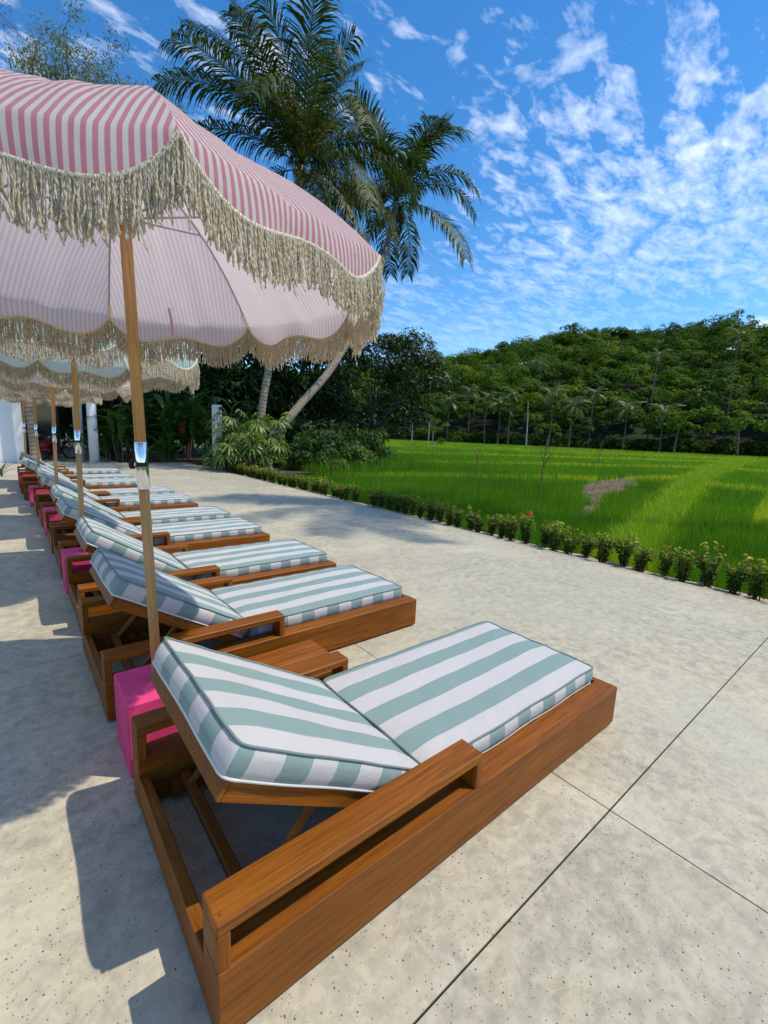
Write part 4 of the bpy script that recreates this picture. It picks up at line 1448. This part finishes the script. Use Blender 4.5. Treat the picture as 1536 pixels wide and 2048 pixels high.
bicycle('dark plum bicycle parked left under the pavilion', (1.05, 20.6, -0.02), 0.25)
bicycle('dark plum bicycle parked behind the white columns', (1.95, 21.2, -0.02), 0.5)

# gate post with lamp
gp = empty('gate_post', (5.30, 15.15, -0.1)); tag(gp, 'square weathered white post with a small black lamp behind the fan palm', 'post')
MB().box(-0.13, 0.13, -0.13, 0.13, 0, 2.30, 0.008).obj('shaft', M_STONEW, gp)
lm = MB().box(0.02, 0.11, -0.215, -0.132, 2.12, 2.24, 0.008).obj('lamp', M_BLACK, gp)
MB().box(0.035, 0.095, -0.20, -0.145, 2.108, 2.119, 0.003).obj('lens', M_WHITE, lm)
sl = empty('stone_slab', (7.6, 15.9, -0.22)); tag(sl, 'rough sandstone slab lying beside the leaning palm', 'stone')
MB().box(-0.55, 0.55, -0.35, 0.35, 0, 0.16, 0.03).obj('stone', M_STONE, sl, rot=(0, 0, 0.4))

# ================================================================== NEAR PLANTS
# hedge of young ixora shrubs along the terrace
def shrub_meshes(seed):
    r = np.random.default_rng(seed)
    ns = 9
    stems = MB(); tips = []
    for k in range(ns):
        a = r.random() * 6.28; sp = r.uniform(0.04, 0.17); h = r.uniform(0.26, 0.46)
        q = [(0.02 * math.cos(a), 0.02 * math.sin(a), -0.04), (sp * 0.5 * math.cos(a), sp * 0.5 * math.sin(a), h * 0.5), (sp * math.cos(a), sp * math.sin(a), h)]
        stems.tube(q, [0.006, 0.005, 0.003], 5)
        tips.append(q)
    P, Nn, T, Sz = [], [], [], []
    for q in tips:
        a, b, c = (np.array(v) for v in q)
        for i in range(40):
            u = r.uniform(0.16, 1.0)
            p = a + (b - a) * u * 2 if u < .5 else b + (c - b) * (u - .5) * 2
            d = r.normal(size=3); d /= np.linalg.norm(d); d[2] = abs(d[2]) * 0.5
            off = r.uniform(0.02, 0.06)
            P.append(p + d * off); Nn.append(d * 0.6 + np.array([0, 0, 0.8]) + r.normal(size=3) * 0.35)
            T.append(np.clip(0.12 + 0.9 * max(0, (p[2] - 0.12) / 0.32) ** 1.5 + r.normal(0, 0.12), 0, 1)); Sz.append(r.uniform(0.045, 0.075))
    v, f = leaf_quads(np.array(P), np.array(Nn), np.array(Sz), 0.5, 0.0, r)
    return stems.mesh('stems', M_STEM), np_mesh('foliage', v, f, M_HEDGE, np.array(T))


SHR = [shrub_meshes(300 + i) for i in range(6)]
flower_b = MB()
rr = random.Random(4)
for k in range(26):
    a = rr.uniform(0, 6.28); e = rr.uniform(0.2, 1.5); R = 0.035
    c = Vector((R * math.cos(a) * math.cos(e), R * math.sin(a) * math.cos(e), R * math.sin(e)))
    s = 0.012
    for w in (0, PI / 2):
        d = Vector((math.cos(a + w), math.sin(a + w), 0.2)) * s; u = c.normalized().cross(d)
        flower_b.add([c - d, c + u, c + d, c - u], [(0, 1, 2, 3)])
FLW = flower_b.mesh('flower', M_FLOWER, False)
ys = []
y = -1.05
while y < 7.9:
    ys.append(y); y += rr.uniform(0.19, 0.26)
while y < 14.4:
    ys.append(y); y += rr.uniform(0.17, 0.22)
for i, y in enumerate(ys):
    if 6.55 < y < 6.85: continue
    me = SHR[rr.randrange(6)]
    x = 5.40 + rr.uniform(-0.07, 0.09)
    o = empty('hedge_shrub', (x, y, -0.06), rr.uniform(0, 6.28))
    s = rr.uniform(0.72, 1.02) * (0.95 if y > 8 else 1.0)
    o.scale = (s, s, s * rr.uniform(0.9, 1.08))
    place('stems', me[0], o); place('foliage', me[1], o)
    lab = 'young leafy shrub in the low hedge edging the terrace'
    if abs(y - 2.62) < 0.125:
        lab = 'hedge shrub carrying one red flower cluster'
        place('flower', FLW, o, (0.03, -0.05, 0.47), scale=1.35)
    elif i % 15 == 9:
        lab = 'hedge shrub with reddish buds, ' + ('nearest', 'second', 'third', 'fourth', 'fifth', 'sixth', 'seventh')[i // 15] + ' such shrub counted from the near end'
        for k in range(2):
            place('flower', FLW, o, (rr.uniform(-.08, .08), rr.uniform(-.08, .08), 0.44), scale=0.5)
    tag(o, lab, 'shrub', 'shrubs of the low hedge')

# lady palm with fan leaves
def fan_mesh(seed, nf=9):
    r = np.random.default_rng(seed)
    V, F, T = [], [], []
    for k in range(nf):
        a = math.radians(-105 + 210 * k / (nf - 1) + r.uniform(-5, 5))
        l = 0.34 * r.uniform(0.85, 1.12) * (0.8 + 0.2 * math.cos(a))
        d = np.array([math.cos(a), math.sin(a), 0.10])
        s = np.array([-math.sin(a), math.cos(a), 0])
        w = 0.021
        p0 = np.array([0.0, 0, 0]); p1 = p0 + d * l * 0.45 + np.array([0, 0, 0.02]); p2 = p1 + d * l * 0.38 + np.array([0, 0, -0.06]); p3 = p2 + d * l * 0.2 + np.array([0, 0, -0.08])
        for A, B, wa, wb in ((p0, p1, 0.006, w), (p1, p2, w, w * 0.9), (p2, p3, w * 0.9, 0.004)):
            q = len(V); V.extend((A - s * wa, A + s * wa, B + s * wb, B - s * wb)); F.append((q, q + 1, q + 2, q + 3)); T.append(np.clip(r.normal(0.5, 0.2), 0, 1))
    return np_mesh('fan_leaf', np.array(V), np.array(F), M_RHAPIS, np.array(T))


FAN = [fan_mesh(40 + i, 8 + i) for i in range(3)]


def fan_palm(label, loc, ncane, h, spread, nl, seed, group=None, fs=1.0):
    rr = random.Random(seed)
    o = empty('fan_palm', loc); tag(o, label, 'palm', group)
    for c in range(ncane):
        a = rr.uniform(0, 6.28); d = spread * math.sqrt(rr.random()) * 0.55; hh = h * rr.uniform(0.45, 1.0)
        bx, by = d * math.cos(a), d * math.sin(a)
        tx, ty = bx * 1.7, by * 1.7
        MB().tube([(bx, by, -0.1), ((bx + tx) / 2, (by + ty) / 2, hh * 0.5), (tx, ty, hh)], [0.016, 0.014, 0.010], 6).obj('cane', M_STEM, o)
        for k in range(nl):
            z = hh * (1.02 - 0.62 * k / nl); an = k * 2.4 + rr.uniform(-0.4, 0.4); pl = rr.uniform(0.15, 0.38)
            f = z / hh
            p = Vector((bx + (tx - bx) * f + pl * math.cos(an), by + (ty - by) * f + pl * math.sin(an), z + pl * rr.uniform(0.3, 0.8)))
            place('fan_leaf', FAN[rr.randrange(3)], o, p, (rr.uniform(-0.3, 0.3), rr.uniform(0.2, 0.85), an), fs * rr.uniform(0.85, 1.2))


fan_palm('bushy bright lady palm with fan leaves beside the white post', (5.95, 14.25, -0.1), 15, 1.95, 1.25, 9, 8, fs=1.25)
fan_palm('small lady palm tuft at the foot of the white post', (5.25, 14.75, -0.1), 4, 0.75, 0.5, 6, 9, fs=0.95)


# paddle-leaved heliconias behind the end of the terrace
def paddle_mesh(seed, L=1.1, W=0.26):
    r = np.random.default_rng(seed)
    V, F, T = [], [], []
    K = 9; rows = []
    for k in range(K + 1):
        u = k / K
        x = L * (u - 0.12 * u ** 3); z = 0.10 * L * math.sin(PI * u * 0.7) - 0.42 * L * u ** 2.6
        w = W * 0.5 * math.sin(PI * min(1, u * 0.93 + 0.05)) ** 0.62 if k < K else 0.003
        rows.append([np.array([x, -w, z + w * 0.45]), np.array([x, 0, z]), np.array([x, w, z + w * 0.45])])
    for k in range(K):
        for s in (0, 1):
            q = len(V); V.extend((rows[k][s], rows[k][s + 1], rows[k + 1][s + 1], rows[k + 1][s])); F.append((q, q + 1, q + 2, q + 3)); T.append(np.clip(0.45 + r.normal(0, 0.08) + 0.12 * (s - .5), 0, 1))
    return np_mesh('leaf', np.array(V), np.array(F), M_HELL, np.array(T))


PAD = [paddle_mesh(70 + i, 1.0 + 0.12 * i, 0.22 + 0.035 * i) for i in range(4)]


def heliconia(label, loc, nst, h, spread, seed, flowers=0, group='big-leaved plants behind the terrace'):
    rr = random.Random(seed)
    o = empty('heliconia', loc); tag(o, label, 'plant', group)
    for s in range(nst):
        a = rr.uniform(0, 6.28); d = spread * math.sqrt(rr.random()); hh = h * rr.uniform(0.55, 1.0)
        bx, by = d * math.cos(a) * 0.6, d * math.sin(a) * 0.6
        tx, ty = d * math.cos(a), d * math.sin(a)
        MB().tube([(bx, by, -0.1), (tx, ty, hh * 0.75)], [0.022, 0.014], 6).obj('stalk', M_STEM, o)
        for k in range(6):
            f = 0.35 + 0.4 * k / 5
            an = a + (k % 2) * PI + rr.uniform(-0.7, 0.7)
            p = Vector((bx + (tx - bx) * f / .75, by + (ty - by) * f / .75, hh * f))
            place('leaf', PAD[rr.randrange(4)], o, p, (rr.uniform(-0.3, 0.3), -rr.uniform(0.5, 1.25), an), rr.uniform(0.7, 1.1))
    for k in range(flowers):
        a = rr.uniform(3.4, 5.6); d = spread * rr.uniform(0.6, 1.0)
        q = MB()
        p0 = Vector((d * math.cos(a), d * math.sin(a), h * rr.uniform(0.3, 0.7)))
        for i in range(5):
            q.tube([p0 + Vector((0, 0, -0.09 * i)), p0 + Vector((0.07 * (-1) ** i, -0.03, -0.09 * i - 0.05))], [0.035, 0.006], 6)
        q.obj('flower', M_HELIC, o)


for lab, loc, n_, h, sp, sd, fl in [
    ('paddle-leaved heliconia clump just right of the white column', (3.15, 19.1, -0.1), 9, 2.3, 0.75, 1, 0),
    ('arching heliconia leaning over the terrace end beside the column', (2.75, 18.9, -0.1), 4, 1.3, 0.45, 2, 0),
    ('dark heliconia clump with red hanging bracts at the terrace end', (4.35, 19.4, -0.1), 8, 3.0, 0.75, 3, 4),
    ('tall heliconia clump left of the white post', (5.2, 18.9, -0.1), 8, 3.1, 0.8, 4, 2),
    ('low leafy clump at the back corner of the terrace', (4.55, 18.5, -0.1), 4, 0.9, 0.5, 5, 0),
    ('heliconia clump in the shade behind the white post', (6.3, 18.3, -0.1), 8, 3.3, 0.9, 6, 0),
    ('tall leafy clump in the dark behind the heliconias', (3.7, 21.0, -0.1), 8, 3.9, 1.0, 7, 0),
    ('broad leafy clump at the back between column and post', (5.6, 21.0, -0.1), 8, 4.0, 1.1, 8, 0),
]:
    heliconia(lab, loc, n_, h, sp, sd, fl)

# two little strappy plants in the terrace by the last lounger
def strap_plant(label, loc, n_, L, seed):
    r = np.random.default_rng(seed)
    o = empty('strap_plant', loc); tag(o, label, 'plant')
    me = paddle_mesh(seed, L, 0.05)
    for k in range(n_):
        place('leaf', me, o, (0, 0, 0), (0, -r.uniform(0.6, 1.4), k * 2.4), r.uniform(0.7, 1.1))


strap_plant('spiky little plant left of the farthest lounger', (-0.52, 13.6, 0.0), 9, 0.55, 1)
strap_plant('small green plant behind the farthest lounger', (1.15, 14.6, 0.0), 6, 0.45, 2)


# big broadleaf trees
def limb_tree(name, label, base, h_trunk, crown_c, crown_me, bark, r0, seed, nl=6, reach=2.0, group=None, scale=1.0, cat='tree'):
    rr = random.Random(seed)
    o = empty(name, base); tag(o, label, cat, group)
    me, _ = trunk_mesh('trunk', [(0, 0, -0.3), (rr.uniform(-.2, .2), rr.uniform(-.2, .2), h_trunk * 0.5), (crown_c[0] * 0.4, crown_c[1] * 0.4, h_trunk)], r0, r0 * 0.6, 10, bark)
    place('trunk', me, o)
    tp = Vector((crown_c[0] * 0.4, crown_c[1] * 0.4, h_trunk))
    for k in range(nl):
        a = 2 * PI * k / nl + rr.uniform(-.4, .4)
        e = Vector(crown_c) + Vector((reach * math.cos(a), reach * math.sin(a), rr.uniform(-0.3, 0.9) * reach * 0.7))
        mid = tp.lerp(e, 0.5) + Vector((0, 0, -0.25 * reach))
        MB().tube(curve_pts([tp - Vector((0, 0, 0.25)), mid, e], 5), list(np.linspace(r0 * 0.5, r0 * 0.12, 11)), 7).obj('limb', bark, o, True)
    place('crown', crown_me, o, crown_c, (0, 0, rr.uniform(0, 6.28)), scale)
    return o


mango_me = foliage_mesh('crown', M_MANGO, 4.0, 4.0, 3.3, 120, 130, 0.95, 0.26, 0.34, 0.9, 9, 0.05, 0.95, -0.85)
limb_tree('mango_tree', 'big dark mango tree drooping over the edge of the paddy', (17.6, 22.0, -0.1), 2.2, (0.2, 0.2, 4.4), mango_me, M_BARK, 0.34, 1, 7, 2.4, scale=1.1)
mango2 = foliage_mesh('crown', M_MANGO, 1.6, 1.6, 1.9, 40, 110, 0.7, 0.24, 0.36, 0.8, 10, 0.05, 0.9, -0.8)
limb_tree('mango_tree', 'smaller dark tree joined to the left of the mango tree', (13.6, 23.4, -0.1), 1.6, (0.0, 0.0, 3.1), mango2, M_BARK, 0.18, 2, 5, 1.0, scale=1.25)
jung = [foliage_mesh('crown', M_JUNGLE, 3.2, 3.2, 3.6, 70, 110, 1.1, 0.34, 0.45, 0.6, 20 + i, 0.02, 0.7, -0.9) for i in range(2)]
for i, (lab, b, cz, s) in enumerate([
    ('dark broad tree closing the view behind the heliconias, left one', (3.4, 25.0, -0.1), 3.4, 1.0),
    ('dark broad tree behind the heliconias, second from the villa', (7.2, 24.4, -0.1), 3.5, 1.05),
    ('dark broad tree behind the upright palm trunk', (10.4, 25.2, -0.1), 3.0, 0.95),
    ('dark tree glimpsed past the villa columns', (1.2, 29.5, -0.1), 3.4, 1.1),
    ('dark broad tree between the palm trunks and the mango tree', (12.6, 29.0, -0.1), 2.6, 0.85)]):
    limb_tree('broadleaf_tree', lab, b, 1.5, (0.1, 0.1, cz), jung[i % 2], M_BARK, 0.25, 30 + i, 6, 1.6, 'dark trees behind the terrace', s)

fork = empty('forked_tree', (14.6, 27.5, -0.1)); tag(fork, 'thick forked branch rising behind the leaning palm', 'tree')
place('trunk', trunk_mesh('trunk', [(0, 0, -.3), (-0.1, 0, 2.6), (0.2, 0.1, 4.6)], 0.3, 0.2, 10, M_BARK)[0], fork)
MB().tube(curve_pts([(0.15, 0.1, 4.3), (0.9, 0.0, 5.6), (1.5, -0.1, 7.4)], 6), list(np.linspace(0.2, 0.09, 13)), 8).obj('limb', M_BARK, fork, True)
MB().tube(curve_pts([(0.15, 0.1, 4.3), (-0.7, 0.1, 5.9), (-1.6, 0.0, 7.2)], 6), list(np.linspace(0.18, 0.08, 13)), 8).obj('limb', M_BARK, fork, True)
place('crown', jung[0], fork, (0.0, 0.0, 8.2), (0, 0, 1), (0.75, 0.75, 0.35))

# shrubs under the palms and the mango tree
bushes = [foliage_mesh('foliage', M_JUNGLE, 0.85, 0.85, 0.6, 22, 70, 0.36, 0.16, 0.45, 0.4, 50 + i, 0.15, 0.9, -0.4) for i in range(3)]
brights = [foliage_mesh('foliage', M_RHAPIS, 0.7, 0.7, 0.5, 16, 60, 0.34, 0.15, 0.4, 0.2, 55 + i, 0.05, 0.6, -0.3) for i in range(2)]
for i, (x, y, s, br, lab) in enumerate([
    (8.1, 16.0, 0.9, 0, 'rounded bush at the foot of the leaning palm'),
    (9.2, 15.2, 1.0, 0, 'dark bush under the arch of the leaning palm'),
    (10.4, 15.8, 1.25, 0, 'tall dark bush under the leaning palm trunk'),
    (11.0, 14.6, 0.9, 1, 'bright leafy bush right of the leaning palm at the paddy edge'),
    (12.0, 15.6, 1.2, 0, 'dark glossy bush below the mango tree, left'),
    (13.0, 16.6, 1.35, 0, 'dark glossy bush below the mango tree, right'),
    (10.0, 17.6, 1.5, 0, 'bushy shrub in the shade between the palm trunks'),
    (12.4, 18.8, 1.6, 0, 'large shaded shrub below the mango tree'),
    (15.0, 19.0, 1.1, 1, 'light green bush at the foot of the mango tree'),
    (7.0, 17.2, 1.4, 0, 'shaded shrub behind the lady palm'),
    (8.2, 18.8, 1.7, 0, 'tall shaded shrub behind the upright palm trunk'),
    (9.3, 13.4, 0.55, 1, 'tuft of bright weeds where hedge meets paddy'),
    (6.6, 15.9, 0.8, 1, 'bright bush beside the lady palm'),
]):
    o = empty('bush', (x, y, -0.28 if x > 8 else -0.12)); tag(o, lab, 'bush', 'bushes under the palms')
    MB().tube([(0, 0, -0.1), (0.03, 0.02, 0.5 * s)], [0.05 * s, 0.03 * s], 6).obj('stem', M_STEM, o)
    place('foliage', (brights[i % 2] if br else bushes[i % 3]), o, (0, 0, 0.62 * s), (0, 0, i * 1.3), (s, s, s * 1.1))
# reedy grass under the mango
r_ = np.random.default_rng(90)
n = 9000
gx_ = r_.uniform(8.3, 15.5, n); gy_ = r_.uniform(12.4, 17.5, n) + (gx_ - 9) * 0.25
kk = (gx_ > 8.4)
gx_, gy_ = gx_[kk], gy_[kk]; n = len(gx_)
tag(place('tall_grass', blades('tall_grass', gx_, gy_, 0.30 + 0.55 * r_.random(n) ** 2, 0.018 + 0.012 * r_.random(n), 0.7, np.clip(r_.normal(0.32, 0.16, n), 0, 1), M_RICE, r_)), 'tall grass at the shaded edge of the paddy under the trees', 'grass', kind='stuff')

# ================================================================== COCONUT PALMS
FA = [frond_mesh('frond', M_FROND, 5.4, e, c, 92, 1.2, 400 + i, 0.052, h_, b_) for i, (e, c, h_, b_) in enumerate([
    (1.42, 0.7, 0.5, 0.0), (1.18, 1.1, 0.65, 0.02), (0.85, 1.5, 0.85, 0.08), (0.45, 1.55, 1.0, 0.16), (0.0, 1.25, 1.1, 0.35), (-0.45, 0.8, 1.1, 0.6), (0.65, 1.2, 0.8, 0.04)])]
FB = [frond_mesh('frond', M_FROND, 4.4, e, c, 58, 1.05, 430 + i, 0.066, h_, b_) for i, (e, c, h_, b_) in enumerate([
    (1.35, 0.8, 0.35, 0.0), (1.0, 1.5, 0.5, 0.0), (0.6, 1.9, 0.7, 0.05), (0.2, 1.9, 0.85, 0.1), (-0.3, 1.1, 0.9, 0.3)])]
coconut('coconut_palm', 'large coconut palm with big feathery crown behind the nearest umbrella', (6.55, 14.75, -0.15), (8.75, 15.65, 11.1), [(6.75, 14.7, 2.1), (7.1, 14.8, 3.8), (7.9, 15.2, 7.4)], FA, 31, 0.135, 0.115, 5, elevs=[0, 1, 3, 2, 0, 4, 1, 6, 3, 0, 5, 1, 2, 6, 4, 0, 1, 3], scale=0.97)
coconut('coconut_palm', 'coconut palm with leaning curved trunk, crown right of the large palm', (6.75, 14.35, -0.15), (15.6, 18.3, 13.0), [(6.95, 14.4, 1.0), (8.3, 14.75, 2.4), (10.3, 15.5, 4.25), (13.0, 16.8, 7.6), (14.8, 17.9, 10.8)], FB, 19, 0.165, 0.125, 6, elevs=[0, 2, 1, 3, 0, 2, 4, 1, 3], scale=1.18)
coconut('coconut_palm', 'slim palm trunk standing against the white villa wall', (0.30, 17.75, -0.02), (0.1, 17.9, 6.2), [(0.27, 17.75, 1.0), (0.2, 17.8, 3.0)], FB, 8, 0.13, 0.10, 7, scale=0.5)


# ================================================================== SPARSE TREES BEHIND THE UMBRELLA
def sparse_tree(label, base, top, spread, n1, n2, leaves, seed, bark, leaf_s=0.16):
    rr = random.Random(seed); r = np.random.default_rng(seed)
    o = empty('sparse_tree', base); tag(o, label, 'tree', 'sparse trees behind the umbrella')
    b = Vector(base); H = (Vector(top) - b)
    fork = H * 0.45
    place('trunk', trunk_mesh('trunk', [(0, 0, -0.2), fork * 0.5 + Vector((0.2, 0, 0)), fork], 0.24, 0.16, 9, bark)[0], o)
    tw = MB(); P = []
    for i in range(n1):
        a = 2 * PI * i / n1 + rr.uniform(-.4, .4)
        e = H + Vector((spread * math.cos(a) * rr.uniform(.4, 1), spread * math.sin(a) * rr.uniform(.4, 1), rr.uniform(-0.25, 0.05) * H.z))
        path = curve_pts([fork, fork.lerp(e, 0.5) + Vector((rr.uniform(-.4, .4), rr.uniform(-.4, .4), 0.3)), e], 6)
        MB().tube(path, list(np.linspace(0.10, 0.018, len(path))), 6).obj('limb', bark, o, True)
        for k in range(n2):
            p = path[rr.randrange(4, len(path))]
            d = Vector((rr.gauss(0, 1), rr.gauss(0, 1), rr.gauss(0.9, 0.6))).normalized()
            l = rr.uniform(0.8, 2.2)
            q = [p, p + d * l * 0.5 + Vector((0, 0, 0.05)), p + d * l + Vector((0, 0, -0.1 * l))]
            tw.tube(q, [0.016, 0.010, 0.004], 4)
            for z in range(2):
                d2 = (d + Vector((rr.gauss(0, .7), rr.gauss(0, .7), rr.gauss(0, .4)))).normalized()
                q2 = [q[1], q[1] + d2 * l * 0.6]
                tw.tube(q2, [0.008, 0.003], 4); P.append((q2[1], l * 0.3)); P.append((q2[0].lerp(q2[1], 0.6), l * 0.25))
            P.append((q[2], l * 0.3))
    tag(tw.obj('twigs', bark, o), kind='stuff')
    if leaves:
        C = np.array([p for p, _ in P]); k = len(C)
        sel = r.integers(0, k, leaves)
        pts = C[sel] + r.normal(size=(leaves, 3)) * np.array([0.20, 0.20, 0.26])
        v, f = leaf_quads(pts, r.normal(size=(leaves, 3)) + np.array([0, 0, 0.2]), leaf_s * (0.7 + 0.6 * r.random(leaves)), 0.26, 1.2, r)
        place('crown', np_mesh('crown', v, f, M_FEATH, np.clip(r.normal(0.5, 0.25, leaves), 0, 1)), o)


sparse_tree('tall airy tree with sparse yellow-green leaves behind the pink umbrella', (4.0, 27.0, -0.1), (4.1, 26.5, 18.6), 3.6, 12, 15, 20000, 3, M_TWIG, 0.17)
sparse_tree('nearly bare thin-branched tree at the top left', (1.3, 28.5, -0.1), (1.0, 28.0, 19.0), 2.0, 7, 9, 300, 4, M_TWIG)

# ================================================================== PALM STANDING BEYOND THE RIGHT EDGE (its shadow crosses the terrace)
coconut('coconut_palm', 'tall coconut palm beyond the right edge whose shadow crosses the terrace', (14.8, -2.6, -0.2), (13.4, -0.6, 17.8), [(14.7, -2.2, 5.0), (14.2, -1.5, 11.5)], FA, 15, 0.19, 0.13, 9, elevs=[2, 3, 1, 4, 6, 2, 0, 3], scale=0.72)
